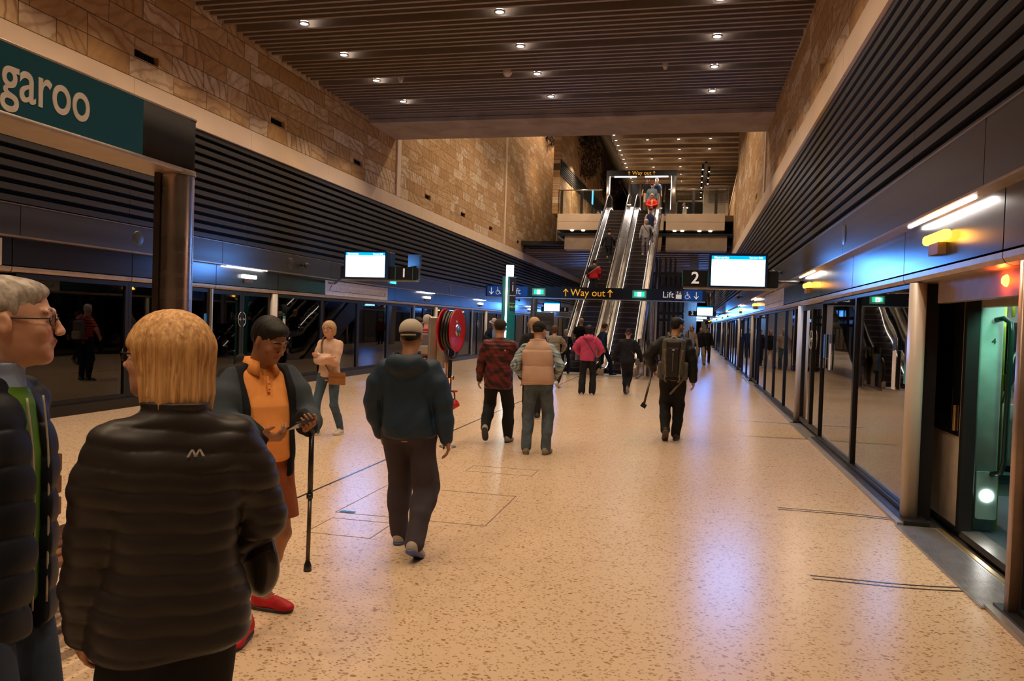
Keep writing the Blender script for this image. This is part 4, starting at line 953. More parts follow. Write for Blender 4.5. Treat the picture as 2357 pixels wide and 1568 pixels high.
# ---------------------------------------------------------------- figures: smooth surfaces grown from blended shapes
A3 = lambda v: np.array(v, dtype=np.float32)
def rotm(rx=0, ry=0, rz=0):
    cx, sx, cy, sy, cz, sz = cos(rx), sin(rx), cos(ry), sin(ry), cos(rz), sin(rz)
    X = np.array([[1,0,0],[0,cx,-sx],[0,sx,cx]]); Y = np.array([[cy,0,sy],[0,1,0],[-sy,0,cy]]); Z = np.array([[cz,-sz,0],[sz,cz,0],[0,0,1]])
    return Z @ Y @ X
class Body:
    def __init__(s): s.ops = []
    def cap(s, a, b, ra, rb=None, k=.03, mode='add', sq=None):
        a, b = A3(a), A3(b); rb = ra if rb is None else rb; r = max(ra, rb)
        def f(P):
            d = P - a; ba = b-a; L = float(ba @ ba) + 1e-9; t = np.clip((d @ ba)/L, 0, 1)
            q = d - t[..., None]*ba
            if sq is not None:          # squash along a direction
                u, fac = A3(sq[0]), sq[1]; q = q + (q @ u)[..., None]*u*(fac-1)
            return np.sqrt((q*q).sum(-1)) - (ra + (rb-ra)*t)
        s.ops.append((mode, f, np.minimum(a, b)-r, np.maximum(a, b)+r, k)); return s
    def chain(s, pts, rad, k=.03, sq=None):
        for i in range(len(pts)-1): s.cap(pts[i], pts[i+1], rad[i], rad[i+1], k if i == 0 else .02, sq=sq)
        return s
    def ell(s, c, r, R=None, k=.03, mode='add'):
        c, r = A3(c), A3(r); m = float(r.max())
        def f(P):
            d = P - c
            if R is not None: d = d @ A3(R)
            q = d/r; k0 = np.sqrt((q*q).sum(-1)) + 1e-6; q2 = q/r; k1 = np.sqrt((q2*q2).sum(-1)) + 1e-6
            return k0*(k0-1)/k1
        s.ops.append((mode, f, c-m, c+m, k)); return s
    def loft(s, secs, o=(0,0,0), R=None, k=.03, n=2.4, rnd=.02, mode='add'):
        # secs: (z, cx, cy, rx, ry) along the local z axis
        S = np.array(secs, dtype=np.float32); o = A3(o); R = np.eye(3) if R is None else R
        z0, z1 = float(S[0,0]), float(S[-1,0]); m = float((np.abs(S[:,1:3])).max() + S[:,3:5].max())
        cs = [o + A3(R @ np.array([x, y, z])) for x in (-m, m) for y in (-m, m) for z in (z0, z1)]
        def f(P):
            d = (P - o) @ A3(R); z = d[..., 2]; zc = np.clip(z, z0, z1)
            cx, cy, rx, ry = [np.interp(zc, S[:,0], S[:,j]).astype(np.float32) for j in (1,2,3,4)]
            u = np.abs(d[...,0]-cx)/rx; v = np.abs(d[...,1]-cy)/ry
            g = (u**n + v**n + 1e-9)**(1/n); dd = (g-1)*np.minimum(rx, ry)
            e = np.maximum(z-z1, z0-z)
            a, b = dd + rnd, e + rnd
            return np.minimum(np.maximum(a, b), 0) + np.sqrt(np.maximum(a, 0)**2 + np.maximum(b, 0)**2) - rnd
        s.ops.append((mode, f, np.min(cs, 0), np.max(cs, 0), k)); return s
    def box(s, c, h, R=None, r=.01, k=.01, mode='add'):
        c, h = A3(c), A3(h); R = np.eye(3) if R is None else R; m = float(np.linalg.norm(h))
        def f(P):
            q = np.abs((P - c) @ A3(R)) - (h - r); return np.sqrt((np.maximum(q, 0)**2).sum(-1)) + np.minimum(q.max(-1), 0) - r
        s.ops.append((mode, f, c-m, c+m, k)); return s
    def clip(s, pt, nrm, k=.004):       # removes what lies on the +nrm side
        pt, nrm = A3(pt), A3(nrm)/np.linalg.norm(nrm)
        s.ops.append(('clip', lambda P: (P-pt) @ nrm, None, None, k)); return s
    def warp(s, fn): s.ops.append(('warp', fn, None, None, 0)); return s
    def mesh(s, h, name, mat, parent, paint=None, smooth=1):
        adds = [o for o in s.ops if o[0] == 'add']
        lo = np.min([o[2]-o[4] for o in adds], 0) - 3*h; hi = np.max([o[3]+o[4] for o in adds], 0) + 3*h
        N = np.ceil((hi-lo)/h).astype(int)+1
        D = np.full(N, .5, np.float32)
        ax = [lo[i] + h*np.arange(N[i], dtype=np.float32) for i in range(3)]
        def sub(a, b, pad):
            i0 = np.clip(np.floor((a-pad-lo)/h).astype(int), 0, N-1); i1 = np.clip(np.ceil((b+pad-lo)/h).astype(int)+1, 1, N)
            sl = tuple(slice(int(i0[i]), int(i1[i])) for i in range(3))
            P = np.stack(np.meshgrid(ax[0][sl[0]], ax[1][sl[1]], ax[2][sl[2]], indexing='ij'), -1); return sl, P
        for mode, f, a, b, k in s.ops:
            if mode in ('clip', 'warp'):
                near = np.abs(D) < .12; idx = np.nonzero(near)
                P = np.stack([ax[i][idx[i]] for i in range(3)], -1)
                if mode == 'warp': D[idx] += f(P, D[idx]).astype(np.float32)
                else:
                    D[idx] = np.maximum(D[idx], f(P)); inn = np.nonzero(D <= -.12)
                    if len(inn[0]): P = np.stack([ax[i][inn[i]] for i in range(3)], -1); D[inn] = np.maximum(D[inn], f(P))
                continue
            sl, P = sub(a, b, k+3*h); d = f(P).astype(np.float32); g = D[sl]
            if mode == 'add':
                if k > 0: e = np.maximum(k-np.abs(g-d), 0)/k; D[sl] = np.minimum(g, d) - e*e*k*.25
                else: D[sl] = np.minimum(g, d)
            else:
                d = -d; e = np.maximum(k-np.abs(g-d), 0)/k; D[sl] = np.maximum(g, d) + e*e*k*.25
        V, Q = nets(D); V = V*h + lo
        return skin_mesh(V, Q, name, mat, parent, paint, smooth)
def nets(D):
    n = np.array(D.shape); s = D < 0
    c = np.zeros(n-1, np.int8)
    for dx in (0,1):
        for dy in (0,1):
            for dz in (0,1): c += s[dx:n[0]-1+dx, dy:n[1]-1+dy, dz:n[2]-1+dz]
    act = (c > 0) & (c < 8); I = np.stack(np.nonzero(act), -1); m = len(I)
    vid = -np.ones(n-1, np.int64); vid[act] = np.arange(m)
    acc = np.zeros((m, 3), np.float32); cnt = np.zeros(m, np.float32)
    co = [(x,y,z) for x in (0,1) for y in (0,1) for z in (0,1)]
    val = {q: D[I[:,0]+q[0], I[:,1]+q[1], I[:,2]+q[2]] for q in co}
    for p in co:
        for a in range(3):
            if p[a]: continue
            q = list(p); q[a] = 1; q = tuple(q); v0, v1 = val[p], val[q]; x = (v0 < 0) != (v1 < 0)
            t = np.where(x, v0/np.where(x, v0-v1, 1), 0); w = x.astype(np.float32)
            for b in range(3): acc[:, b] += w*(p[b] + (t if b == a else 0))
            cnt += w
    V = I + acc/np.maximum(cnt, 1)[:, None]
    quads = []
    for a in range(3):
        b, c2 = (a+1) % 3, (a+2) % 3
        s0 = [slice(None)]*3; s1 = [slice(None)]*3; s0[a] = slice(0, -1); s1[a] = slice(1, None)
        x = s[tuple(s0)] != s[tuple(s1)]; J = np.stack(np.nonzero(x), -1)
        J = J[(J[:, b] > 0) & (J[:, c2] > 0) & (J[:, b] < n[b]-1) & (J[:, c2] < n[c2]-1) & (J[:, a] < n[a]-1)]
        inside = s[J[:,0], J[:,1], J[:,2]]
        def at(db, dc):
            K = J.copy(); K[:, b] += db; K[:, c2] += dc; return vid[K[:,0], K[:,1], K[:,2]]
        q = np.stack([at(-1,-1), at(0,-1), at(0,0), at(-1,0)], -1)
        q[~inside] = q[~inside][:, ::-1]; quads.append(q)
    return V.astype(np.float32), np.concatenate(quads)
def skin_mesh(V, Q, name, mat, parent, paint=None, smooth=1):
    for _ in range(smooth):      # light relaxation
        acc = np.zeros_like(V); cnt = np.zeros(len(V), np.float32)
        for i in range(4):
            a, b = Q[:, i], Q[:, (i+1) % 4]
            for j in range(3): acc[:, j] += np.bincount(a, V[b, j], len(V)) + np.bincount(b, V[a, j], len(V))
            cnt += np.bincount(a, minlength=len(V)) + np.bincount(b, minlength=len(V))
        V = V*.5 + .5*acc/np.maximum(cnt, 1)[:, None]
    me = bpy.data.meshes.new(name); me.vertices.add(len(V)); me.vertices.foreach_set('co', V.astype(np.float32).ravel())
    me.loops.add(len(Q)*4); me.loops.foreach_set('vertex_index', Q.astype(np.int32).ravel())
    me.polygons.add(len(Q)); me.polygons.foreach_set('loop_start', np.arange(0, len(Q)*4, 4, dtype=np.int32))
    me.polygons.foreach_set('use_smooth', np.ones(len(Q), bool))
    me.update(calc_edges=True); me.validate()
    if paint is not None:
        ca = me.color_attributes.new('Col', 'FLOAT_COLOR', 'POINT'); c = np.ones((len(V), 4), np.float32); c[:, :3] = paint(V)
        ca.data.foreach_set('color', c.ravel())
    me.materials.append(mat); o = bpy.data.objects.new(name, me); COL.objects.link(o)
    if parent: o.parent = parent
    return o
def fabric(name, c, rough=.85, weave=260, var=.12, sheen=0, bump=.25):
    if name in _mc: return _mc[name]
    t = NT(name); g = t.co(); n = t.noise(g, 9, 4)
    t.base(t.ramp(n, [(.3, tuple(x*(1-var) for x in c)), (.7, tuple(min(1, x*(1+var)) for x in c))]), rough, 0, .3)
    t.bump(t.noise(g, weave, 2), bump, .002)
    if sheen: t.b.inputs['Sheen Weight'].default_value = sheen
    _mc[name] = t.m; return t.m
def painted(name, rough=.8, spec=.3, bump=.15):
    if name in _mc: return _mc[name]
    t = NT(name); a = t.node('ShaderNodeAttribute', attribute_name='Col'); n = t.noise(t.co(), 12, 3)
    t.base(t.mix(.12, a.outputs['Color'], t.ramp(n, [(.3, (.25,)*3), (.7, (1,)*3)]), 'MULTIPLY'), rough, 0, spec)
    t.bump(t.noise(t.co(), 220, 2), bump, .002); _mc[name] = t.m; return t.m
def skinm(name, c):
    if name in _mc: return _mc[name]
    t = NT(name); a = t.node('ShaderNodeAttribute', attribute_name='Col'); n = t.noise(t.co(), 22, 4)
    base = t.ramp(n, [(.3, tuple(x*.92 for x in c)), (.7, tuple(min(1, x*1.06) for x in c))])
    t.base(t.mix(1.0, base, a.outputs['Color'], 'MULTIPLY'), .48, 0, .4); t.b.inputs['Subsurface Weight'].default_value = .08
    t.b.inputs['Subsurface Radius'].default_value = (.02,.008,.004); t.b.inputs['Subsurface Scale'].default_value = .3
    t.bump(t.noise(t.co(), 160, 3), .12, .002); _mc[name] = t.m; return t.m
def hairm(name, c1, c2, scale=(90, 90, 5)):
    if name in _mc: return _mc[name]
    t = NT(name); g = t.co('Object', scale); n = t.noise(g, 1.2, 4, .6, .4)
    t.base(t.ramp(n, [(.32, c1), (.68, c2)]), .58, 0, .25)
    t.bump(n, .35, .003); _mc[name] = t.m; return t.m
HAIR = dict(black=hairm('hair_black', (.006,.005,.005), (.022,.018,.016)), brown=hairm('hair_brown', (.03,.015,.008), (.08,.04,.02)),
            grey=hairm('hair_grey', (.17,.14,.115), (.50,.43,.36), (60,25,25)), white=hairm('hair_white', (.35,.32,.29), (.62,.58,.54)),
            blonde=hairm('hair_blonde', (.34,.15,.045), (.80,.46,.19)), ginger=hairm('hair_ginger', (.06,.02,.012), (.14,.05,.03)),
            fair=hairm('hair_fair', (.3,.17,.08), (.62,.42,.24)))
SKIN = dict(fair=skinm('skin_fair', (.62,.33,.22)), tan=skinm('skin_tan', (.45,.23,.13)), dark=skinm('skin_brown', (.34,.155,.08)))
EYEW = M('eye_white', (.6,.55,.5), .2, 0, .02); EYED = M('eye_dark', (.02,.01,.008), .1)

def ik(a, b, l1, l2, hint):
    a, b, hint = np.array(a, float), np.array(b, float), np.array(hint, float); d = b-a; L = np.linalg.norm(d); u = d/L
    if L > (l1+l2)*.999: L = (l1+l2)*.999; b = a+u*L
    x = (l1*l1 - l2*l2 + L*L)/(2*L); h = math.sqrt(max(l1*l1-x*x, 0)); p = hint - u*(hint@u); p /= np.linalg.norm(p)+1e-9
    return a+u*x+p*h, b
def wrinkle(seed=0, amp=.004, f=22, fz=1.0):
    r = random.Random(seed); ph = [r.uniform(0, 6.28) for _ in range(9)]
    def g(P, D):
        x, y, z = P[:,0], P[:,1], P[:,2]*fz
        w = x + .06*np.sin(z*11+ph[0]) + .05*np.sin(y*13+ph[1]); v = z + .07*np.sin(x*12+ph[2]) + .05*np.sin(y*9+ph[3])
        return amp*(np.sin(w*f*.7+v*f+ph[4]) + .7*np.sin(-w*f*1.1+v*f*1.5+ph[5]) + .5*np.sin(y*f*1.8+v*f*.8+ph[6]))*.5
    return g
def quilt(pitch, amp, z0=0, tilt=0):
    def g(P, D):
        z = P[:,2] + tilt*P[:,0] + .003*np.sin(P[:,0]*40) + z0; c = np.abs(np.sin(pi*z/pitch)); return -amp*(np.sqrt(c) - .6)
    return g

def hand_parts(B, w, d, n, side, sc=1.0, curl=.5, r0=.0085, k=.006, thumb_in=.4):
    # w wrist, d direction along the hand, n palm normal (towards which the fingers curl), side +1 if the thumb leaves on +t side
    w, d, n = np.array(w, float), np.array(d, float), np.array(n, float); d /= np.linalg.norm(d); n -= d*(n@d); n /= np.linalg.norm(n); t = np.cross(n, d)*side
    P = lambda a, b, c: w + (d*a + t*b + n*c)*sc
    B.cap(P(-.02,0,0), P(.03,0,0), .026*sc, .030*sc, .02, sq=(n, 1.35))
    B.box(P(.052,0,0), (.042*sc, .038*sc, .0125*sc), np.stack([d, t, n], -1), .011*sc, .012)
    for i, (b, L) in enumerate(((.029,.072), (.010,.080), (-.010,.074), (-.028,.058))):
        p = P(.088 - .004*abs(i-1.2), b, 0); a0 = 0.15*curl; dirs = []; q = p; seg = (.45, .31, .24); r = r0*sc*(1, 1.02, .97, .86)[i]
        for j in range(3):
            a0 += curl*(.75, .8, .55)[j]; v = d*cos(a0) + n*sin(a0) + t*(b*1.2)*(1-curl*.4); e = q + v*L*seg[j]*sc
            B.cap(q, e, r*(1-.07*j), r*(1-.07*(j+1)), k if j == 0 else .003); q = e
    a = P(.018, .026, .006); b_ = P(.048, .052, .012+.018*thumb_in); c = P(.078, .050+.008*(1-thumb_in), .020+.030*thumb_in)
    B.cap(a, b_, .0135*sc, .0115*sc, .012); B.cap(b_, c, .0112*sc, .009*sc, .004)

def head_parts(B, c, R, sc=1.0, male=True, face=True, wide=1.0):
    c = np.array(c, float); Q = lambda x, y, z: c + R @ (np.array([x*wide, y, z])*sc)
    B.ell(Q(0,-.012,.032), A3((.074*wide,.094,.086))*sc, R, .02)
    B.ell(Q(0,.022,-.030), A3((.062*wide,.066,.078))*sc, R, .03)
    B.ell(Q(0,.048,-.070), A3((.044*wide,.040,.040))*sc, R, .03)
    B.ell(Q(0,.072,-.095), A3((.022,.018,.016))*sc, R, .02)
    for s in (-1, 1):
        B.ell(Q(s*.076,-.008,-.006), A3((.009,.019,.030))*sc, R @ rotm(.15, 0, -s*.35), .006)
        B.ell(Q(s*.083,-.012,.0), A3((.004,.008,.014))*sc, R @ rotm(.15, 0, -s*.35), .004, mode='sub')
    if not face: return
    for s in (-1, 1):
        B.ell(Q(s*.036,.062,-.022), A3((.026,.024,.022))*sc, R, .02)
        B.ell(Q(s*.031,.097,.008), A3((.017,.014,.011))*sc, R, .012, mode='sub')
        B.ell(Q(s*.031,.0775,.008), A3((.0155,.0135,.0125))*sc, R, .004)
        B.cap(Q(s*.012,.090,.028), Q(s*.046,.078,.028), .008*sc, .006*sc, .014)
        B.ell(Q(s*.011,.103,-.030), A3((.0075,.009,.007))*sc, R, .006)
    B.cap(Q(0,.088,.022), Q(0,.108,-.022), .0075*sc, .0105*sc, .012); B.ell(Q(0,.110,-.027), A3((.0095,.0095,.008))*sc, R, .008)
    B.cap(Q(-.019,.084,-.052), Q(0,.0935,-.0500), .0045*sc, .0062*sc, .007); B.cap(Q(.019,.084,-.052), Q(0,.0935,-.0500), .0045*sc, .0062*sc, .007)
    B.cap(Q(-.015,.084,-.0605), Q(.015,.084,-.0605), .0055*sc, .0055*sc, .007); B.ell(Q(0,.0905,-.0605), A3((.012,.006,.006))*sc, R, .005)
    B.cap(Q(-.024,.086,-.0562), Q(.024,.086,-.0562), .0016*sc, .0016*sc, .003, mode='sub')

def person(name_label, pos, rz, H=1.72, z0=0.0, h=.010, male=True, w=1.0, belly=0.0, lean=0.0, twist=0.0, side_lean=0.0,
           feet=None, hands=None, hints=None, curls=(.5,.5), palms=(None,None), hdirs=(None,None), head=(0,0,0), skin='fair', hair=None, glasses=None,
           top=None, bottom=None, shoes=None, extras=None, face=True, group=None, pelvis=None, sit=False, knee_hint=None, eyes=False, neck_fwd=.03, head_sc=1.0, label2=None):
    s = H/1.75; root = empty('person', (pos[0], pos[1], z0), rz, label=name_label, cat='person', group=group)
    feet = feet or [(-.1, 0, 0, .12, 0), (.1, 0, 0, -.12, 0)]     # x y z yaw pitch (heel lift)
    S = lambda *v: np.array(v, float)*s
    pz = .952
    pel = np.array(pelvis if pelvis is not None else (sum(f[0] for f in feet)/2, sum(f[1] for f in feet)/2, pz), float)
    Rp = rotm(0, 0, twist*.4); hips = []
    ank = []
    for f in feet:
        d = rotm(0, 0, f[3]) @ rotm(-f[4], 0, 0)      # heel lift pitches the toes down
        ball = np.array([f[0], f[1], f[2]]) + rotm(0,0,f[3]) @ np.array([0, .09, 0.0])
        ank.append(ball + d @ np.array([0, -.10, .085]))
    if not sit:
        for _ in range(12):
            ok = all(np.linalg.norm(pel + Rp @ np.array([sx*.09, 0, -.025]) - a) <= .843 for sx, a in zip((-1, 1), ank))
            if ok: break
            pel[2] -= .012
    hips = [pel + Rp @ np.array([sx*.09, 0, -.025]) for sx in (-1, 1)]
    Rc = rotm(0, 0, twist) @ rotm(-lean, side_lean, 0)
    T = lambda x, y, z: pel + Rc @ np.array([x, y, z], float)
    sh = [T(sx*.150*w, -.012, .462) for sx in (-1, 1)]
    nb = T(0, -.012, .53); Rh = Rc @ rotm(lean*.6, 0, 0) @ rotm(0, 0, head[0]) @ rotm(-head[1], head[2], 0)
    hc = T(0, neck_fwd-.01, .578) + Rh @ np.array([0, .028, .085])
    khint = knee_hint or [(0, 1, 0), (0, 1, 0)]; knees = []
    for i in (0, 1):
        kh = rotm(0, 0, feet[i][3]) @ np.array(khint[i], float); kn, _ = ik(hips[i], ank[i], .435, .42, kh); knees.append(kn)
    hands = hands or [None, None]; hints = hints or [None, None]; wr = []; el = []
    for i, sx in ((0, -1), (1, 1)):
        t = hands[i] if hands[i] is not None else tuple(T(sx*(.235*w+.02), .02, -.06))
        t = np.array(t, float); hh = hints[i] if hints[i] is not None else (sx*.35, -1, -.1)
        e_, w_ = ik(sh[i], t, .285, .255, np.array(hh, float)); el.append(e_); wr.append(w_)
    def sc_(p): return np.array(p)*s
    # ---- skin
    B = Body(); head_parts(B, sc_(hc), Rh, s*head_sc, male, face)
    B.cap(sc_(T(0,-.015,.47)), sc_(hc + Rh @ np.array([0,-.022,-.055])), .062*s*(1 if male else .88), .053*s*(1 if male else .88), .04)
    tw = w if not male else w
    B.loft([(-.10,0,0,.115*w,.08), (0,0,-.005,.125*w,.085), (.13,0,.0,.115*w,.08+belly*.6), (.3,0,0,.135*w,.09+belly*.3), (.42,0,-.01,.12*w,.065), (.48,0,-.015,.055,.05)], sc_(pel)/1.0, Rc, .05, 2.2) if s == 1 else \
    B.loft([tuple(np.array(q)*s) for q in [(-.10,0,0,.115*w,.08), (0,0,-.005,.125*w,.085), (.13,0,.0,.115*w,.08+belly*.6), (.3,0,0,.135*w,.09+belly*.3), (.42,0,-.01,.12*w,.065), (.48,0,-.015,.055,.05)]], sc_(pel), Rc, .05, 2.2)
    for i in (0, 1):
        B.chain([sc_(sh[i]+np.array([0,0,-.024])), sc_(el[i]), sc_(wr[i])], [.035*s, .034*s, .024*s], .05)
        fd = wr[i]-el[i]; hd = hdirs[i] if hdirs[i] is not None else fd
        sx = (-1, 1)[i]; pn = palms[i] if palms[i] is not None else rotm(0,0,twist) @ np.array([-sx, .15, 0.])
        hand_parts(B, sc_(wr[i]), np.array(hd, float), np.array(pn, float), 1 if np.cross(np.array(pn, float), np.array(hd, float)) @ (rotm(0,0,twist) @ np.array([0, 1., .3])) > 0 else -1, s*(1.0 if male else .9), curls[i])
        B.chain([sc_(hips[i]), sc_(knees[i]), sc_((knees[i]*.62+ank[i]*.38)+np.array([0,-.012,0])), sc_(ank[i])], [.070*s, .047*s, .043*s, .031*s], .05)
        d = rotm(0, 0, feet[i][3]) @ rotm(-feet[i][4], 0, 0)
        B.cap(sc_(ank[i]), sc_(ank[i] + d @ np.array([0, .10, -.055])), .036*s, .026*s, .03)
    hcs = sc_(hc)
    def tint(V):
        c = np.ones((len(V), 3), np.float32)
        if face:
            L = (V - hcs) @ Rh / s; m = (np.abs(L[:,0]) < .024) & (L[:,1] > .080) & (L[:,2] < -.048) & (L[:,2] > -.066); c[m] = (.90, .70, .68)
            m = (np.abs(L[:,0]) > .018) & (np.abs(L[:,0]) < .055) & (L[:,1] > .05) & (L[:,2] < -.01) & (L[:,2] > -.045); c[m] *= (1.05, .9, .88)
            if not eyes: m = (np.abs(np.abs(L[:,0])-.031) < .014) & (L[:,1] > .06) & (np.abs(L[:,2]-.006) < .007); c[m] = (.18, .16, .16)
        return c
    body = B.mesh(h, 'body', SKIN[skin], root, tint)
    P = dict(s=s, T=T, hc=hc, Rh=Rh, Rc=Rc, sh=sh, el=el, wr=wr, pel=pel, hips=hips, knees=knees, ank=ank, root=root, h=h, nb=nb, w=w, belly=belly, feet=feet)
    Q = lambda x, y, z: hcs + Rh @ (np.array([x, y, z])*s)
    if eyes == 'down':
        for sx in (-1, 1): MB().tube([Q(sx*.019,.0905,.003), Q(sx*.031,.0945,-.0015), Q(sx*.044,.0875,.002)], .0013*s, 6).build('eyelashes', EYED, root)
    elif eyes:
        for sx in (-1, 1):
            MB().lathe([(.0118*sin(t), .0118*cos(t)) for t in np.linspace(0, pi, 9)], Matrix.Translation(Q(sx*.031, .0805, .0065)), 14).build('eye', EYEW, root)
            MB().lathe([(.0055*sin(t), .003*cos(t)) for t in np.linspace(0, pi, 7)], Matrix.Translation(Q(sx*.031+.001, .0915, .0045)) @ Matrix(Rh.tolist()).to_4x4() @ Matrix.Rotation(pi/2, 4, 'X'), 12).build('iris', EYED, root)
    if eyes or (face and h < .012):
        bm_ = Body()
        for sx in (-1, 1): bm_.cap(Q(sx*.014,.0945,.030), Q(sx*.032,.0915,.034), .0045*s, .0052*s, .004); bm_.cap(Q(sx*.032,.0915,.034), Q(sx*.050,.078,.029), .0052*s, .0036*s, .004)
        bm_.mesh(max(.0025, min(h*.5, .005)), 'eyebrows', HAIR['black' if hair and hair[1] in ('black', 'brown') else (hair[1] if hair and hair[1] in HAIR else 'brown')], root)
    if hair: make_hair(P, hair[0], hair[1], h, Q)
    if top: top(P)
    if bottom: bottom(P)
    if shoes: make_shoes(P, *shoes)
    if glasses:
        gm = M('glasses_frame', (.02,.015,.015), .3)
        m = MB()
        for sx in (-1, 1):
            m.tube([Q(sx*.032+.022*cos(t), .104-.012*abs(cos(t))*(1 if cos(t)*sx > 0 else .2), .004+.017*sin(t)) for t in np.linspace(0, 2*pi, 18, endpoint=False)], .0018*s, 6, closed=True)
            m.tube([Q(sx*.054,.094,.010), Q(sx*.072,.06,.010), Q(sx*.080,-.005,.012), Q(sx*.078,-.03,-.004)], .0026*s, 6)
        m.tube([Q(-.010,.105,.008), Q(0,.109,.011), Q(.010,.105,.008)], .0018*s, 6)
        g = m.build('glasses', gm, root)
        if glasses == 'sun':
            for sx in (-1, 1): MB().lathe([(.001, .001), (.020*s, .0)], Matrix.Translation(Q(sx*.032, .100, .004)) @ Matrix(Rh.tolist()).to_4x4() @ Matrix.Rotation(-pi/2, 4, 'X'), 16).build('lens', M('lens_dark', (.01,.01,.01), .1), g)
    if extras: extras(P, Q)
    return P

def make_hair(P, style, col, h, Q):
    s, Rh, root = P['s'], P['Rh'], P['root']; mat = HAIR[col]; h2 = min(h, .008) if h < .011 else h
    hc = P['hc']*s; B = Body()
    def strands(amp, f=34):
        def g(V, D):
            L = (V-hc) @ Rh; a = np.arctan2(L[:,0], -L[:,1]); z = L[:,2]
            q = .8*np.sin(z*9/s+1.0) + .5*np.sin(z*17/s + a*2); return amp*(np.sin(a*f*.6+q) + .6*np.sin(a*f*1.35+q*1.4+2) + .7*np.sin(a*f*.27+q*.6+1))*.5*np.clip(1.1-(z/s-.02)*7, .15, 1)
        return g
    if style == 'short':
        B.ell(Q(0,-.022,.040), A3((.083,.098,.088))*s, Rh, .02); B.ell(Q(0,-.055,-.005), A3((.070,.052,.055))*s, Rh, .03)
        B.ell(Q(0,.035,.075), A3((.062,.055,.04))*s, Rh, .02)
        B.clip(Q(0,.055,.03), Rh @ np.array([0,.9,-.55])); B.clip(Q(0,-.04,-.055), Rh @ np.array([0,.25,-1.]))
        for sx in (-1, 1): B.ell(Q(sx*.085,-.002,-.012), A3((.028,.028,.040))*s, Rh, .008, mode='sub')
        B.warp(strands(.003))
    elif style == 'bald':
        B.ell(Q(0,-.025,.018), A3((.0775,.092,.065))*s, Rh, .02); B.clip(Q(0,-.0,.04), Rh @ np.array([0,.9,.3])); B.clip(Q(0,-.04,-.045), Rh @ np.array([0,.25,-1.]))
    elif style == 'bob':
        B.ell(Q(0,-.018,.045), A3((.096,.108,.090))*s, Rh, .03)
        B.loft([tuple(np.array(q)*s) for q in ((-.165,0,-.045,.10,.075), (-.10,0,-.040,.108,.088), (-.03,0,-.032,.104,.094), (.05,0,-.02,.092,.10))], Q(0,0,0), Rh, .04, 2.2, .02)
        B.box(Q(0,.095,-.09), A3((.058,.075,.115))*s, Rh, .04, .02, mode='sub'); B.box(Q(0,-.0,-.17), A3((.05,.06,.08))*s, Rh, .03, .02, mode='sub')
        B.warp(strands(.006, 30))
    elif style == 'bobshort':
        B.ell(Q(0,-.018,.042), A3((.092,.106,.088))*s, Rh, .03)
        B.loft([tuple(np.array(q)*s) for q in ((-.105,0,-.045,.075,.055), (-.05,0,-.038,.098,.08), (.04,0,-.02,.092,.10))], Q(0,0,0), Rh, .04, 2.2, .02)
        B.box(Q(0,.100,-.07), A3((.056,.07,.095))*s, Rh, .035, .02, mode='sub'); B.warp(strands(.005, 30))
    elif style == 'round':
        B.ell(Q(0,-.025,.032), A3((.100,.112,.098))*s, Rh, .03); B.ell(Q(0,-.06,-.03), A3((.08,.06,.07))*s, Rh, .03)
        B.box(Q(0,.098,-.06), A3((.056,.07,.095))*s, Rh, .035, .02, mode='sub'); B.warp(strands(.005, 40))
    elif style == 'long':
        B.ell(Q(0,-.02,.042), A3((.090,.106,.086))*s, Rh, .03)
        B.loft([tuple(np.array(q)*s) for q in ((-.26,0,-.075,.085,.045), (-.15,0,-.07,.098,.06), (-.05,0,-.045,.094,.08), (.05,0,-.02,.09,.10))], Q(0,0,0), Rh, .04, 2.2, .02)
        B.box(Q(0,.10,-.12), A3((.056,.085,.15))*s, Rh, .035, .02, mode='sub'); B.warp(strands(.005, 30))
    elif style == 'bun':
        B.ell(Q(0,-.02,.038), A3((.082,.100,.086))*s, Rh, .02); B.clip(Q(0,.06,.03), Rh @ np.array([0,.9,-.5])); B.clip(Q(0,-.04,-.06), Rh @ np.array([0,.2,-1.]))
        B.ell(Q(0,-.115,-.01), A3((.035,.035,.035))*s, Rh, .02); B.warp(strands(.003))
    B.mesh(h2, 'hair', mat, root, smooth=1)

def make_shoes(P, col, sole=(.5,.46,.4), kind='trainer'):
    s, root, h = P['s'], P['root'], P['h']
    key = 'shoe_%d_%d_%d' % tuple(int(x*99) for x in col); mt = fabric(key, col, .55, 300)
    ks = 'sole_%d_%d_%d' % tuple(int(x*99) for x in sole); ms = M(ks, sole, .5)
    for i in (0, 1):
        f = P['feet'][i]; Rz = rotm(0, 0, f[3]); R = Rz @ rotm(-f[4], 0, 0); ball = np.array([f[0], f[1], f[2]]) + Rz @ np.array([0, .09, 0])
        q = lambda x, y, z: (ball + R @ np.array([x, y-.09, z]))*s
        B = Body(); B.ell(q(0,-.035,.045), A3((.040,.055,.050))*s, R, .03); B.ell(q(0,.045,.045), A3((.043,.085,.040))*s, R, .03); B.ell(q(0,.125,.030), A3((.046,.060,.030))*s, R, .03)
        B.cap(q(0,-.03,.07), q(0,-.028,.105), .040*s, .036*s, .03); B.clip(q(0,0,.012), R @ np.array([0,0,-1.])); B.clip(q(0,-.03,.118), R @ np.array([0,.2,1.]))
        up = B.mesh(min(h, .008), 'shoe', mt, root)
        m = Body(); m.loft([tuple(np.array(z)*s) for z in ((0,0,.042,.044,.135), (.022,0,.042,.046,.14))], q(0,0,0), R, .01, 3.0, .006); m.mesh(min(h, .008), 'sole', ms, up)
        if h < .008:
            for k in range(5): MB().tube([q(-.026,.02+.020*k+(k%2)*.006,.093-.0075*k), q(.0,.028+.020*k,.104-.009*k), q(.026,.02+.020*k+(1-k%2)*.006,.093-.0075*k)], .0028, 6).build('lace', M('lace_'+key, tuple(min(1,x*1.5+.05) for x in col), .7), up)

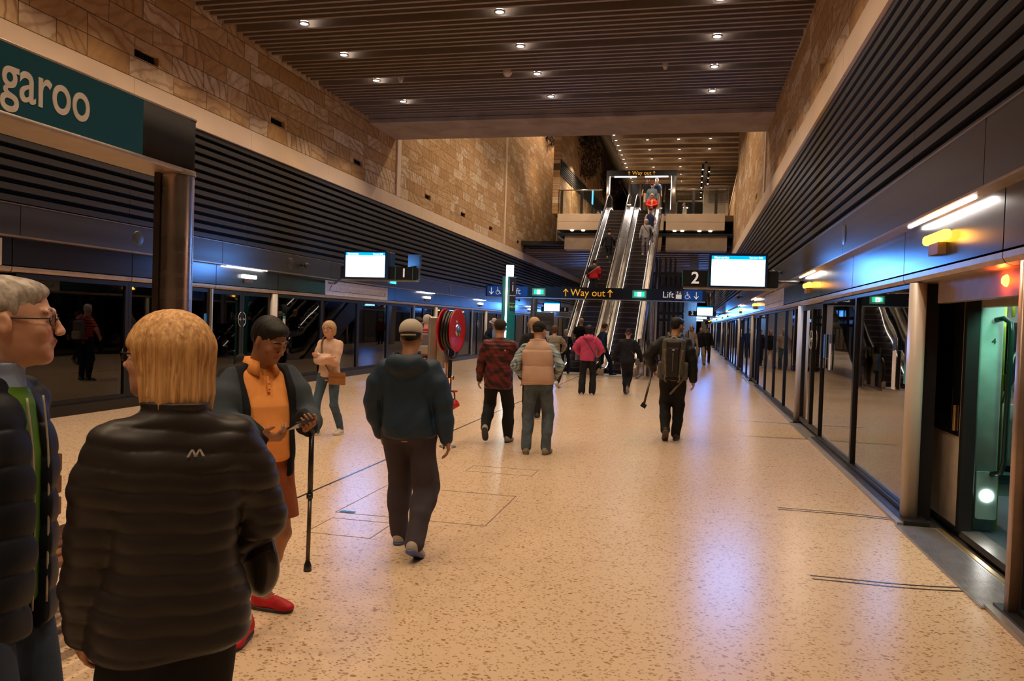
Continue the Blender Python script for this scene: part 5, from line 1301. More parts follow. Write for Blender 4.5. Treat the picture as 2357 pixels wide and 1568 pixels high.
def trousers(mat, width=1.0, length=1.0, flare=0, seed=1, waist=.02, wr=.006, paint=None, name='trousers', crotch=0):
    def f(P):
        s, w = P['s'], P['w']; B = Body(); pel = P['pel']; T = P['T']
        Rc = rotm(0, 0, math.atan2(P['Rc'][1,0], P['Rc'][0,0])*.5)
        B.loft([tuple(np.array(q)*s) for q in ((-.08,0,-.008,.135*w,.098+P['belly']*.2), (.0,0,-.006,.142*w,.102+P['belly']*.3), (.09+waist,0,0,.128*w,.088+P['belly']*.5))], pel*s, Rc, .05, 2.3)
        for i in (0, 1):
            hp, kn, an = P['hips'][i], P['knees'][i], P['ank'][i]; end = kn + (an-kn)*length if length <= 1 else an
            if length < .15: end = kn + (an-kn)*length
            a = .084*(w*.5+.5)*(.6+.4*width); b = .072*width; c = (.056+flare)*width
            mid = (kn+end)/2 + np.array([0,-.014,0])
            B.chain([hp*s + np.array([0,0,-.01]), kn*s, mid*s, end*s], [a*s, b*s, (b*.55+c*.45)*s, c*s], .06)
            B.clip_end = None
        if length < .2: B.clip((0,0,.575*s), (0,0,-1.), .004)
        B.warp(wrinkle(seed, wr, 20, .7))
        return B.mesh(P['h'], name, mat, P['root'], paint(P) if paint else None)
    return f
def jacket(mat, puff=.012, hem=-.10, sleeve=1.0, quiltp=None, seed=3, wr=.004, paint=None, name='jacket', cuff=None, hood=None, collar=None, flare=0.0, body_only=False, open_front=False, vneck=None, sleeve_fat=0, extra=None, hem_ry=0, shoulder=0):
    def f(P):
        s, w, T, Rc, h = P['s'], P['w'], P['T'], P['Rc'], P['h']; B = Body(); bl = P['belly']
        p = puff
        secs = [(hem,0,-.003,.146*w+p+flare,.104+p+bl*.55+flare*.6+hem_ry), (0,0,-.003,.148*w+p+flare*.6,.104+p+bl*.8), (.13,0,.01*bl,.136*w+p,.096+p+bl), (.28,0,0,.142*w+p,.102+p+bl*.6), (.38,0,-.006,.146*w+p,.098+p+bl*.1), (.445,0,-.012,.138*w+p*.6+shoulder,.080+p*.8), (.495,0,-.016,.098*w+p*.5,.064+p*.5), (.528,0,-.016,.070*w+p*.35,.056+p*.35)]
        B.loft([tuple(np.array(q)*s) for q in secs], P['pel']*s, Rc, .04, 2.5, .03)
        if not body_only:
            for i in (0, 1):
                a, b, c = P['sh'][i], P['el'][i], P['wr'][i]; c2 = b + (c-b)*min(sleeve, 1.0) if sleeve > .5 else b; r = p + sleeve_fat
                if sleeve > .5: B.chain([(a+np.array([0,0,-.010-r*.5]))*s, ((a+b)/2)*s, b*s, ((b+c2)/2)*s, c2*s], [(.047+r*.6)*s, (.051+r)*s, (.046+r)*s, (.043+r)*s, (.032+r*.7)*s], .05)
                else: B.chain([(a+np.array([0,0,-.012-r*.5]))*s, (a+(b-a)*(.3+sleeve))*s], [(.044+r*.6)*s, (.050+r)*s], .05)
        if collar:
            ch, cr, ct = collar
            B.loft([tuple(np.array(q)*s) for q in ((.47,0,-.012,cr,cr*.92), (.50+ch*.5,0,-.010,cr*.92,cr*.9), (.50+ch,0,-.004,cr*.9+ct,cr*.88+ct))], P['pel']*s, Rc, .03, 2.0, .008)
            B.loft([tuple(np.array(q)*s) for q in ((.50,0,-.005,cr*.8,cr*.78), (.56+ch,0,.004,cr*.8+ct,cr*.8+ct))], P['pel']*s, Rc, .012, 2.0, .004, mode='sub')
        else:
            hcv = P['hc']; B.ell(T(0,.0,.54)*s, A3((.072,.072,.045))*s, Rc, .02, mode='sub')
        if hood:
            B.ell(T(0,-.105,.47)*s, A3((.125,.065,.075))*s*hood, Rc @ rotm(-.35,0,0), .03); B.cap(T(-.08,-.06,.525)*s, T(-.03,-.095,.40)*s, .035*s, .03*s, .03); B.cap(T(.08,-.06,.525)*s, T(.03,-.095,.40)*s, .035*s, .03*s, .03)
            B.ell(T(0,-.075,.545)*s, A3((.075,.045,.035))*s*hood, Rc, .02, mode='sub')
        if vneck:
            B.cap(T(0,.12,.50)*s, T(0,.16+bl*.5,.50-vneck)*s, .055*s, .012*s, .01, mode='sub')
        if open_front:
            x0, x1, z1 = open_front
            B.box(T((x0+x1)/2, .2, .12)*s, A3(((x1-x0)/2, .155, .55))*s, Rc, .02, .01, mode='sub')
        if extra: extra(B, P)
        if quiltp: 
            zz = float(P['pel'][2]*s)
            B.warp(quilt(quiltp[0], quiltp[1], -zz, quiltp[2] if len(quiltp) > 2 else 0))
        B.warp(wrinkle(seed, wr, 18))
        return B.mesh(h, name, mat, P['root'], paint(P) if paint else None)
    return f
def both(*fs):
    def f(P):
        for g in fs: g(P)
    return f
# ---------------------------------------------------------------- the people and what they wear and carry
def rgb(*c): return c
def acc(P, name, lab, cat, group=None):
    r = P['root']; return empty(name, tuple(r.location), r.rotation_euler.z, label=lab, cat=cat, group=group)
def cap_hat(P, Q, mat, brim=0, back=False, beanie=False, mb=None):
    s, Rh, root = P['s'], P['Rh'], P['root']; B = Body()
    B.ell(Q(0,-.014,.050), A3((.087,.104,.082))*s, Rh, .01)
    B.clip(Q(0,0,.022 if not beanie else .005), Rh @ np.array([0,-.12,-1.]))
    if brim and not beanie:
        sg = -1 if back else 1
        if not back: B.ell(Q(0,sg*.125,.040), A3((.066,.070,.010))*s, Rh @ rotm(sg*.12,0,0), .01)
    if beanie: B.warp(lambda V, D: .0012*np.sin(V[:,2]*500))
    c = B.mesh(min(P['h'], .006), 'beanie' if beanie else 'cap', mat, root)
    if back:
        MB().tube([Q(.072*sin(t)*1.08, -.014-.096*cos(t)*1.06, .012) for t in np.linspace(-.75, .75, 9)], .008*s, 6).build('cap_strap', mb or mat, c)
    return c
def fedora(P, Q, mat):
    s, Rh = P['s'], P['Rh']; Mh = Matrix.Translation(Q(0,-.01,.05)) @ Matrix(Rh.tolist()).to_4x4()
    o = MB().lathe([(.001,.10*s),(.05*s,.105*s),(.07*s,.09*s),(.088*s,.02*s),(.09*s,.0),(.15*s,-.008*s),(.152*s,.0),(.09*s,.008*s)], Mh, 28).build('hat', mat, P['root'])
    MB().lathe([(.0905*s,.004*s),(.0905*s,.03*s),(.088*s,.032*s)], Mh, 28).build('hat_band', M('hat_band', (.08,.02,.01), .6), o)
def strap(P, pts, mat, r=.011, name='strap', parent=None, flat_=None):
    s = P['s']; m = MB(); m.tube([np.array(p)*s for p in pts], r*s, 6); return m.build(name, mat, parent or P['root'])
def smooth_path(pts, n=6):
    pts = [np.array(p, float) for p in pts]; out = []
    for i in range(len(pts)-1):
        p0, p1, p2, p3 = pts[max(i-1,0)], pts[i], pts[i+1], pts[min(i+2, len(pts)-1)]
        for k in range(n):
            t = k/n; out.append(.5*((2*p1)+(p2-p0)*t+(2*p0-5*p1+4*p2-p3)*t*t+(3*p1-p0-3*p2+p3)*t**3))
    return out + [pts[-1]]
DK = fabric('cloth_black', (.010,.010,.011)); NAVY = fabric('cloth_navy', (.010,.017,.035)); JEAN = fabric('denim_blue', (.055,.095,.14), .9, 300, .25)
JEAN2 = fabric('denim_faded', (.075,.10,.125), .9, 300, .35); TROU = fabric('trousers_charcoal_plum', (.045,.035,.045), .9)
WHT = fabric('cloth_white', (.6,.57,.53)); PUFF = fabric('puffer_brown_black', (.026,.020,.018), .42, 60, .1, bump=.05); RUST = fabric('shorts_rust', (.30,.085,.035))

# 1 grey-haired man, profile, at the left edge
def grey_open(P):
    s, root, T = P['s'], P['root'], P['T']
    # jacket opening: green inner jacket, cream zip edge, light blue collar
    GRNM = fabric('lining_green', (.075,.18,.008), .5)
    B = Body(); B.loft([tuple(np.array(q)*s) for q in ((-.12,0,.0,.10,.115), (.1,0,.0,.10,.118), (.3,0,.0,.10,.118), (.44,0,.0,.09,.10), (.50,0,.0,.07,.075))], P['pel']*s, P['Rc'], .03, 2.3)
    B.mesh(.006, 'inner_jacket', GRNM, root)
    B = Body(); B.loft([tuple(np.array(q)*s) for q in ((.44,0,.0,.085,.088), (.52,0,.006,.068,.068), (.555,0,.0,.080,.078))], P['pel']*s, P['Rc'], .01, 2.0, .006)
    B.loft([tuple(np.array(q)*s) for q in ((.52,0,.006,.058,.058), (.58,0,.0,.070,.068))], P['pel']*s, P['Rc'], .006, 2.0, .004, mode='sub')
    B.mesh(.005, 'shirt_collar', fabric('collar_blue', (.32,.42,.62)), root)
    for sx in (-1, 1):
        pts = smooth_path([T(sx*.04, .112, .46), T(sx*.038, .130, .3), T(sx*.036, .135, .1), T(sx*.036, .134, -.12)])
        MB().tube([p*s for p in pts], .0032*s, 6).build('zip_edge', M('zip_cream', (.45,.36,.27), .5), root)
P = person('grey-haired man in glasses and dark padded jacket, profile at the left edge', (-1.84, 1.72), -1.28, 1.74, h=.0055, w=1.08, belly=.02, skin='fair', hair=('short','grey'), glasses=True, eyes=True,
       head=(.38,-.02,0), top=both(grey_open, jacket(fabric('padded_black_navy', (.008,.010,.016), .5, 60, .1, bump=.05), .026, -.20, quiltp=(.095,.010), open_front=(-.036,.036,0), seed=5, sleeve_fat=.004)),
       bottom=trousers(fabric('trousers_slate', (.03,.045,.075)), 1.15), shoes=((.03,.03,.03),), hands=[(-.26,-.08,.90),(.27,.05,.86)], head_sc=1.05)
# 2 blonde woman in the long black puffer
def puffer_back(P, Q):
    s, T, root = P['s'], P['T'], P['root']
    # small mountain shaped logo and the high collar
    m = MB(); b0 = T(.022, -.134, .42)*s; r = lambda u, w: b0 + P['Rc'] @ (np.array([u, -.0, w])*s)
    for x in (-.009, .010):
        m.add([r(x-.014,-.008), r(x-.002,.012), r(x+.003,.012), r(x-.007,-.008)], [(0,1,2,3)]); m.add([r(x+.014,-.008), r(x+.003,.012), r(x-.002,.012), r(x+.007,-.008)], [(3,2,1,0)])
    m.build('logo', M('logo_silver', (.55,.52,.5), .3), root)
P = person('blonde woman in a long black quilted puffer jacket, seen from behind', (-1.295, 1.75), .86, 1.655, h=.0055, w=1.04, male=False, belly=.02, skin='fair', hair=('bob','blonde'), glasses='sun', eyes=True,
       head=(.86,-.02,0), top=jacket(PUFF, .028, -.125, quiltp=(.050,.0055,.10), collar=(.045,.085,.018), flare=.030, seed=8, wr=.004, sleeve_fat=.0), bottom=trousers(DK, 1.1), shoes=((.02,.02,.02),),
       hands=[(-.20,.08,.88),(.20,.20,.98)], hints=[(-.35,-.9,0),(.5,-.9,0)], extras=puffer_back)
B = Body(); s = P['s']; r = P['root']
B.ell(A3((.245,.06,.95)), A3((.045,.10,.11)), rotm(.1,0,.1), .03); B.ell(A3((.245,.07,1.03)), A3((.035,.08,.06)), None, .03); B.warp(wrinkle(4, .006, 26))
o = B.mesh(.006, 'handbag', M('bag_leather', (.035,.026,.02), .3), None); o.location = r.location; o.rotation_euler = r.rotation_euler; tag(o, 'dark leather handbag at the right hip of the blonde woman', 'handbag')

# 3 man in the orange polo shirt
GREYB = fabric('hoodie_blue_grey', (.045,.058,.07), .95); ORG = fabric('polo_orange', (.85,.32,.08), .85, 300, .08)
def polo(P):
    s, root = P['s'], P['root']
    jacket(ORG, .006, -.035, sleeve=.2, vneck=.11, seed=12, wr=.0022, name='polo_shirt', hem_ry=-.03)(P)
    T = P['T']; MB().tube([p*s for p in smooth_path([T(0, .093, .44), T(.004, .110, .40), T(.004, .124, .355)])], .009*s, 6).build('placket', ORG, root)
    m = MB()
    for sx in (-1, 1):
        A = np.linspace(radians(22), pi, 12); vs = []
        for a in A:
            fr = max(0, cos(a)); x, y = sin(a)*sx, cos(a)
            for r_, z_ in ((.064, .500-.035*fr), (.066, .548-.028*fr), (.074, .548-.030*fr), (.100+.012*fr, .496-.055*fr)): vs.append(T(x*r_*1.05, y*r_-.006, z_)*s)
        m.add(vs, [tuple((i*4+j, i*4+j+1, (i+1)*4+j+1, (i+1)*4+j)) for i in range(11) for j in range(3)], True)
    o = m.build('collar', ORG, root); sm = o.modifiers.new('t', 'SOLIDIFY'); sm.thickness = .004
    for z, y in ((.405,.119),(.375,.128)): MB().lathe([(.001,.002),(.006,.001),(.007,-.001)], Matrix.Translation(T(.004, y, z)*s) @ Matrix.Rotation(-pi/2, 4, 'X'), 10).build('button', ORG, root)
def hoodie_paint(P):
    s = P['s']
    def f(V):
        c = np.tile(np.array([.010,.012,.016], np.float32), (len(V), 1)); pel = P['pel']*s; L = (V-pel) @ P['Rc']
        m = (np.abs(L[:,0]) > .135*s*P['w']) ; c[m] = (.045,.058,.072)
        m = (L[:,2] > .44*s) & (L[:,1] < .02); c[m] = (.02,.016,.015); return c
    return f
P = person('man in an orange polo shirt and rust shorts looking at his phone', (-2.17, 3.66), -2.16, 1.69, h=.0045, w=1.1, belly=.07, skin='dark', hair=('short','black'), eyes='down', head=(.30,.50,.06), lean=-.03,
       feet=[(-.127,-.20,0,.55,0),(.145,.12,0,-.75,0)], hands=[(-.10,.30,1.12),(.13,.255,1.08)], hints=[(-.8,-.9,-.5),(1.0,-.8,-.5)], palms=((.5,-.25,.75),(-.5,-.15,.8)), hdirs=((.35,.8,.15),(-.55,.75,.05)), curls=(.75,.8),
       top=both(polo, jacket(painted('hoodie_cloth', .95), .022, -.115, open_front=(-.115,.115,0), hood=.85, seed=15, wr=.005, paint=hoodie_paint, sleeve_fat=.006, name='open_hoodie', hem_ry=.01)),
       bottom=trousers(RUST, 1.35, length=.12, flare=.045, seed=5, wr=.005, name='shorts'), shoes=((.42,.008,.012),(.02,.015,.015)))
s = P['s']; r = P['root']
for i in (0, 1):     # white socks
    a = P['ank'][i]; k = P['knees'][i]; u = (k-a)/np.linalg.norm(k-a); MB().cyl(tuple(a*s), tuple((a+u*.085)*s), .041*s, .040*s, 18).build('sock', WHT, r)
e = acc(P, 'smartphone', 'black smartphone held in both hands by the man in the orange polo', 'phone'); Mp = Matrix.Translation((.0,.395,1.115)) @ Matrix.Rotation(.5, 4, 'Z') @ Matrix.Rotation(.55, 4, 'X')
MB().rbox(-.075,.075,-.036,.036,-.005,.005,.01,'z',Mp).build('case', M('phone_black', (.01,.01,.012), .25), e); MB().box(-.07,.07,-.032,.032,.005,.0056,Mp).build('screen', M('phone_screen', (.02,.025,.03), .1), e)
e = acc(P, 'walking_cane', 'black walking cane hanging from the hand of the man in orange', 'cane')
MB().cyl((-.095,.33,.74),(-.095,.33,1.06),.0135,.0135,14).build('upper_tube', M('cane_black', (.012,.011,.011), .3), e); MB().cyl((-.092,.33,.40),(-.095,.33,.74),.0105,.0105,14).build('lower_tube', M('cane_bronze', (.10,.075,.05), .3, .6), e)
MB().lathe([(.001,0),(.021,0),(.019,.03),(.012,.05)], Matrix.Translation((-.092,.33,.355)), 16).build('rubber_tip', M('cane_black', (.012,.011,.011), .3), e); MB().tube(smooth_path([(-.095,.33,1.04),(-.095,.335,1.07),(-.08,.34,1.085),(-.06,.345,1.09)]), [.013]*19, 8).build('handle', M('cane_black', (.012,.011,.011), .3), e)
MB().cyl((-.0935,.33,.725),(-.0935,.33,.75),.016,.016,12).build('ring', M('cane_black', (.012,.011,.011), .3), e)

# 4 woman in the pale pink blouse
BLUSH = fabric('blouse_blush', (.62,.42,.32), .85)
def blouse_extra(P, Q):
    s = P['s']; TAN = M('bag_tan', (.28,.11,.03), .5)
    e = acc(P, 'crossbody_bag', 'tan leather crossbody bag of the woman in the pale blouse', 'bag')
    MB().rbox(-.34*s,-.07*s, .135*s,.165*s, .77*s,.95*s, .01, 'y').build('bag_body', TAN, e); MB().box(-.34*s,-.07*s,.163*s,.172*s,.89*s,.95*s).build('bag_flap', TAN, e)
    MB().tube([np.array(p)*s for p in smooth_path([(-.10,.16,.93),(.0,.17,1.08),(.07,.15,1.25),(.10,.10,1.40),(.09,0,1.47),(.0,-.12,1.35)])], .010*s, 6).build('bag_strap', M('strap_tan', (.16,.09,.05), .6), e)
    w_ = P['wr'][0]*s; MB().lathe([(.030*s,-.012),(.033*s,0),(.030*s,.012)], Matrix.Translation(w_) @ Matrix.Rotation(pi/2,4,'Y'), 14).build('watch', M('watch_gold', (.6,.5,.38), .3, .8), P['root'])
person('woman in a pale pink blouse and jeans with arms crossed, walking toward the camera', (-4.84, 9.85), pi-.12, 1.63, h=.0075, w=1.02, male=False, skin='fair', hair=('bobshort','fair'), glasses=True, eyes=True, head=(.15,0,0),
       feet=[(-.11,-.12,0,.1,0),(.13,.18,.0,-.35,-.25)], hands=[(.085,.19,1.19),(-.09,.235,1.15)], hints=[(-1,-.2,-.8),(1,-.2,-.8)], hdirs=((1,.1,.05),(-1,.1,.02)), palms=((0,-1,0),(0,-1,0)), curls=(.4,.4),
       top=jacket(BLUSH, .010, -.055, seed=21, wr=.004, flare=.01, sleeve=.8, sleeve_fat=.008, name='blouse', extra=lambda B, P: [B.ell((P['el'][i]*.45+P['wr'][i]*.55+np.array([0,0,-.02]))*P['s'], A3((.05,.045,.062))*P['s'], None, .03) for i in (0,1)]), bottom=trousers(JEAN, .88, wr=.005), shoes=((.55,.5,.44),(.6,.55,.5)), extras=blouse_extra)

# 5 man in the navy hooded jacket and beige cap
def navy_x(P, Q):
    cap_hat(P, Q, fabric('cap_beige', (.42,.37,.30)), 1, True, mb=fabric('cap_tab', (.30,.25,.2)))
    s = P['s']; w_ = P['wr'][1]*s; MB().lathe([(.033*s,-.014),(.036*s,0),(.033*s,.014)], Matrix.Translation(w_+np.array([0,0,.005])), 14).build('watch', M('watch_black', (.01,.01,.01), .3), P['root'])
person('man in a navy hooded jacket and backward beige cap walking away', (-1.90, 5.08), .06, 1.69, h=.006, w=1.22, belly=.02, skin='dark', hair=('bald','black'), lean=.03, side_lean=-.03, twist=.05,
       feet=[(-.12,.26,0,.12,0),(.12,-.20,.015,-.08,.45)], hands=[(-.235,.10,.86),(.30,.02,.80)], hints=[(-1.0,-.6,0),(1.0,-.6,0)], curls=(.4,.55), palms=(None,(-.9,-.3,0)),
       top=jacket(fabric('jacket_navy', (.014,.030,.052), .55, 200), .024, -.075, hood=1.2, collar=(.06,.085,.01), seed=31, wr=.008, flare=-.004, sleeve_fat=.004), bottom=trousers(TROU, 1.3, flare=-.004, seed=32, wr=.010), shoes=((.34,.30,.25),(.06,.08,.25)), extras=navy_x)

# 6, 7 the two men walking side by side
def burg_paint(P):
    def f(V):
        x, y, z = V.T; n = np.sin(x*31+3*np.sin(z*23))+np.sin(y*29+z*37)+np.sin(x*67+z*51)*.7; t = np.clip(.5+n*.35, 0, 1)[:,None]
        return (1-t)*np.array([.022,.012,.012])+t*np.array([.16,.022,.022])
    return f
person('man in a burgundy and black quilted jacket and dark beanie walking away', (-2.50, 10.2), .06, 1.72, h=.0075, w=1.16, belly=.02, skin='tan', hair=('bald','black'), twist=.1,
       feet=[(-.15,-.26,.09,.1,.85),(.12,.08,0,-.12,0)], hands=[(-.31,.0,.80),(.28,.16,.88)], hints=[(-1,-.6,0),(1,-.6,0)], top=jacket(painted('burgundy_quilt', .5), .020, -.17, quiltp=(.050,.006), collar=(.03,.08,.008), paint=burg_paint, seed=41), bottom=trousers(DK, 1.2, seed=42),
       shoes=((.30,.25,.21),(.03,.03,.03)), extras=lambda P, Q: (cap_hat(P, Q, fabric('beanie_charcoal', (.035,.028,.026)), beanie=True), MB().lathe([(.001,.003),(.012,.002),(.013,-.002)], Matrix.Translation(P['T'](.09,-.128,.36)*P['s']) @ Matrix.Rotation(pi/2,4,'X'), 10).build('badge', M('badge_orange', (.6,.15,.03), .5), P['root'])))
def plaid(P):
    def f(V):
        x, y, z = V.T; c = np.tile(np.array([.36,.44,.46], np.float32), (len(V), 1)); u = (z*1.0+np.abs(x)*.25); v = y+x*.3
        for q, p, wd, k in ((u, .11, .16, (.35,.42,.5)), (v, .075, .2, (.35,.42,.5)), (u+.03, .11, .06, (.2,.2,.25)), (v+.02, .075, .08, (.3,.3,.35))):
            m = ((q/p) % 1) < wd; c[m] *= np.array(k)
        return c
    return f
VEST = fabric('vest_beige', (.50,.32,.235), .7, 120, .05, bump=.1)
person('man in a beige padded vest over a plaid shirt, jeans and black cap', (-1.84, 9.5), .10, 1.70, h=.0075, w=1.14, belly=.02, skin='tan', hair=('bald','black'), lean=.10, side_lean=-.05, head=(-.5,.15,0),
       feet=[(-.13,0,0,.15,0),(.13,.02,0,-.25,0)], hands=[(-.20,.16,.98),(.20,.16,.98)], hints=[(-.8,-.9,.1),(.7,-.9,.1)], top=both(jacket(painted('plaid_cloth', .85), .012, .0, paint=plaid, seed=51, wr=.006, name='plaid_shirt'), jacket(VEST, .045, -.045, body_only=True, quiltp=(.20,.014), collar=(.045,.10,.015), seed=52, wr=.003, name='padded_vest', shoulder=-.01)),
       bottom=trousers(JEAN2, 1.12, seed=53, wr=.008), shoes=((.24,.20,.15),(.10,.08,.06)), extras=lambda P, Q: cap_hat(P, Q, DK, 1))
person('fair-haired person partly hidden behind the man in the beige vest', (-2.62, 13.0), .2, 1.76, h=.013, skin='fair', hair=('round','fair'), top=jacket(DK, .012, -.1), bottom=trousers(DK, 1.0), shoes=((.03,.03,.03),))

# 8 - 13 the group at the foot of the escalators
def checks(P):
    def f(V):
        x, y, z = V.T; a = ((z/.034) % 1) < .4; b = (((np.arctan2(x, -y)*.2)/.034) % 1) < .4; c = np.tile(np.array([.42,.36,.27], np.float32), (len(V), 1)); c[a] *= .5; c[b] *= .5; return c
    return f
person('woman with dark bobbed hair in a checked jacket and black trousers', (-3.40, 19.6), .1, 1.62, h=.0095, w=1.1, male=False, skin='fair', hair=('round','ginger'), head=(-.1,.05,0), feet=[(-.12,.12,0,.1,0),(.10,-.18,.02,-.6,.5)],
       hands=[(-.24,.18,1.0),(.22,.26,1.02)], hints=[(-1,-.7,0),(1,-.8,0)], top=jacket(painted('check_cloth', .9), .016, -.04, paint=checks, seed=61, flare=.008), bottom=trousers(DK, .95), shoes=((.5,.46,.4),(.5,.46,.4)))
def vstripe(P):
    def f(V):
        x, y, z = V.T; c = np.tile(np.array([.008,.010,.018], np.float32), (len(V), 1)); m = ((np.abs(x) < .07) & (((z/.045) % 1) < .35)) | (((x/.05) % 1 < .12) & (z > 1.0) & (np.abs(x) < .1)); c[m] = (.25,.25,.32); return c
    return f
person('white-haired elderly woman in a dark striped top before the left escalator', (-3.98, 25.1), .05, 1.50, h=.011, w=1.0, male=False, skin='fair', hair=('round','white'), lean=.08, top=jacket(painted('stripe_cloth', .9), .012, -.06, paint=vstripe, seed=62), bottom=trousers(NAVY, .95), shoes=((.02,.02,.03),), feet=[(-.14,0,0,.1,0),(.12,.02,0,-.1,0)], hands=[(-.20,.2,1.0),(.20,.2,1.0)])
person('man with short grey hair in a black T-shirt stepping onto the left escalator', (-3.74, 26.85), .05, 1.76, z0=.12, h=.011, w=1.15, skin='fair', hair=('short','fair'), top=jacket(DK, .014, -.05, sleeve=.35, seed=63), bottom=trousers(fabric('trousers_lavender', (.42,.34,.46)), 1.0), shoes=((.5,.45,.4),), head=(0,.1,0))
PINK = fabric('hoodie_pink', (.52,.06,.12), .95, 200, .08)
def sling(lab, pts, bagc, mat, col, fr=(.055,.03,.06), rot=None, cat='bag'):
    def f(P, Q):
        s = P['s']; e = acc(P, 'shoulder_bag', lab, cat); MB().tube([np.array(p)*s for p in smooth_path(pts)], .009*s, 6).build('bag_strap', M('strap_'+mat, tuple(c*.8 for c in col), .6), e)
        B = Body(); B.box(np.array(bagc)*s, A3(fr)*s, rotm(0,0,.2) if rot is None else rot, .02, .01); o = B.mesh(.009, 'bag_body', M('bag_'+mat, col, .45), e)
    return f
person('woman in a pink hooded sweatshirt and wide black trousers', (-2.32, 18.0), .04, 1.66, h=.009, w=1.22, male=False, skin='fair', hair=('round','black'), top=jacket(PINK, .026, -.10, hood=1.0, seed=64, wr=.006), bottom=trousers(DK, 1.15, flare=.018), shoes=((.5,.48,.45),(.6,.58,.55)),
       feet=[(-.13,0,0,.15,0),(.13,.06,0,-.2,0)], hands=[(-.25,.22,1.02),(.25,.22,1.0)], hints=[(-.8,-1,0),(.8,-1,0)], extras=sling('small black crossbody bag at the right hip of the woman in pink', [(-.10,-.13,1.42),(.0,-.155,1.3),(.12,-.165,1.1),(.21,-.12,.96)], (.225,-.10,.90), 'black_small', (.02,.018,.018)))
def blue_x(P, Q): pass
person('man in a blue jumper and sunglasses striding right at the escalator foot', (-2.82, 25.35), -1.0, 1.80, h=.0105, w=1.0, skin='fair', hair=('short','ginger'), glasses='sun', head=(.35,.05,0), feet=[(-.08,-.26,0,.0,.35),(.08,.34,0,0,-.2)], top=jacket(fabric('jumper_blue', (.015,.045,.09)), .008, -.05, seed=65), bottom=trousers(NAVY, 1.0), shoes=((.02,.02,.02),(.04,.04,.04)),
       hands=[(-.2,.15,1.0),(.24,-.05,.85)])
def cap_and_bag(P, Q):
    cap_hat(P, Q, DK, 1); sling('patterned brown shoulder bag of the woman in black', [(-.12,-.14,1.42),(.02,-.17,1.28),(.15,-.19,1.08),(.24,-.16,.95)], (.26,-.13,.87), 'pattern_brown', (.11,.08,.05), (.055,.035,.09))(P, Q)
    s = P['s']; pts = [(P['hips'][0]*.8+P['knees'][0]*.2)+np.array([-.082,-.03,0]), P['knees'][0]+np.array([-.068,-.02,0]), (P['knees'][0]*.4+P['ank'][0]*.6)+np.array([-.056,-.03,0]), P['ank'][0]+np.array([-.05,-.02,.02])]
    MB().tube([p*s for p in pts], .012*s, 6).build('white_stripe', WHT, P['root'])
person('woman in a loose black top, black cap and side-striped trousers walking away', (-1.46, 18.7), .06, 1.60, h=.009, w=1.18, male=False, skin='fair', hair=('bun','ginger'), feet=[(-.02,.04,0,.05,0),(.03,-.20,.08,-.1,.8)], hands=[(-.38,.05,.84),(.40,.0,.80)], hints=[(-1,-.6,0),(1,-.6,0)],
       top=jacket(DK, .022, -.10, seed=66, wr=.008, flare=.012, sleeve_fat=.006, collar=(.02,.07,.01)), bottom=trousers(DK, 1.0), shoes=((.03,.03,.03),(.3,.28,.25)), extras=cap_and_bag)

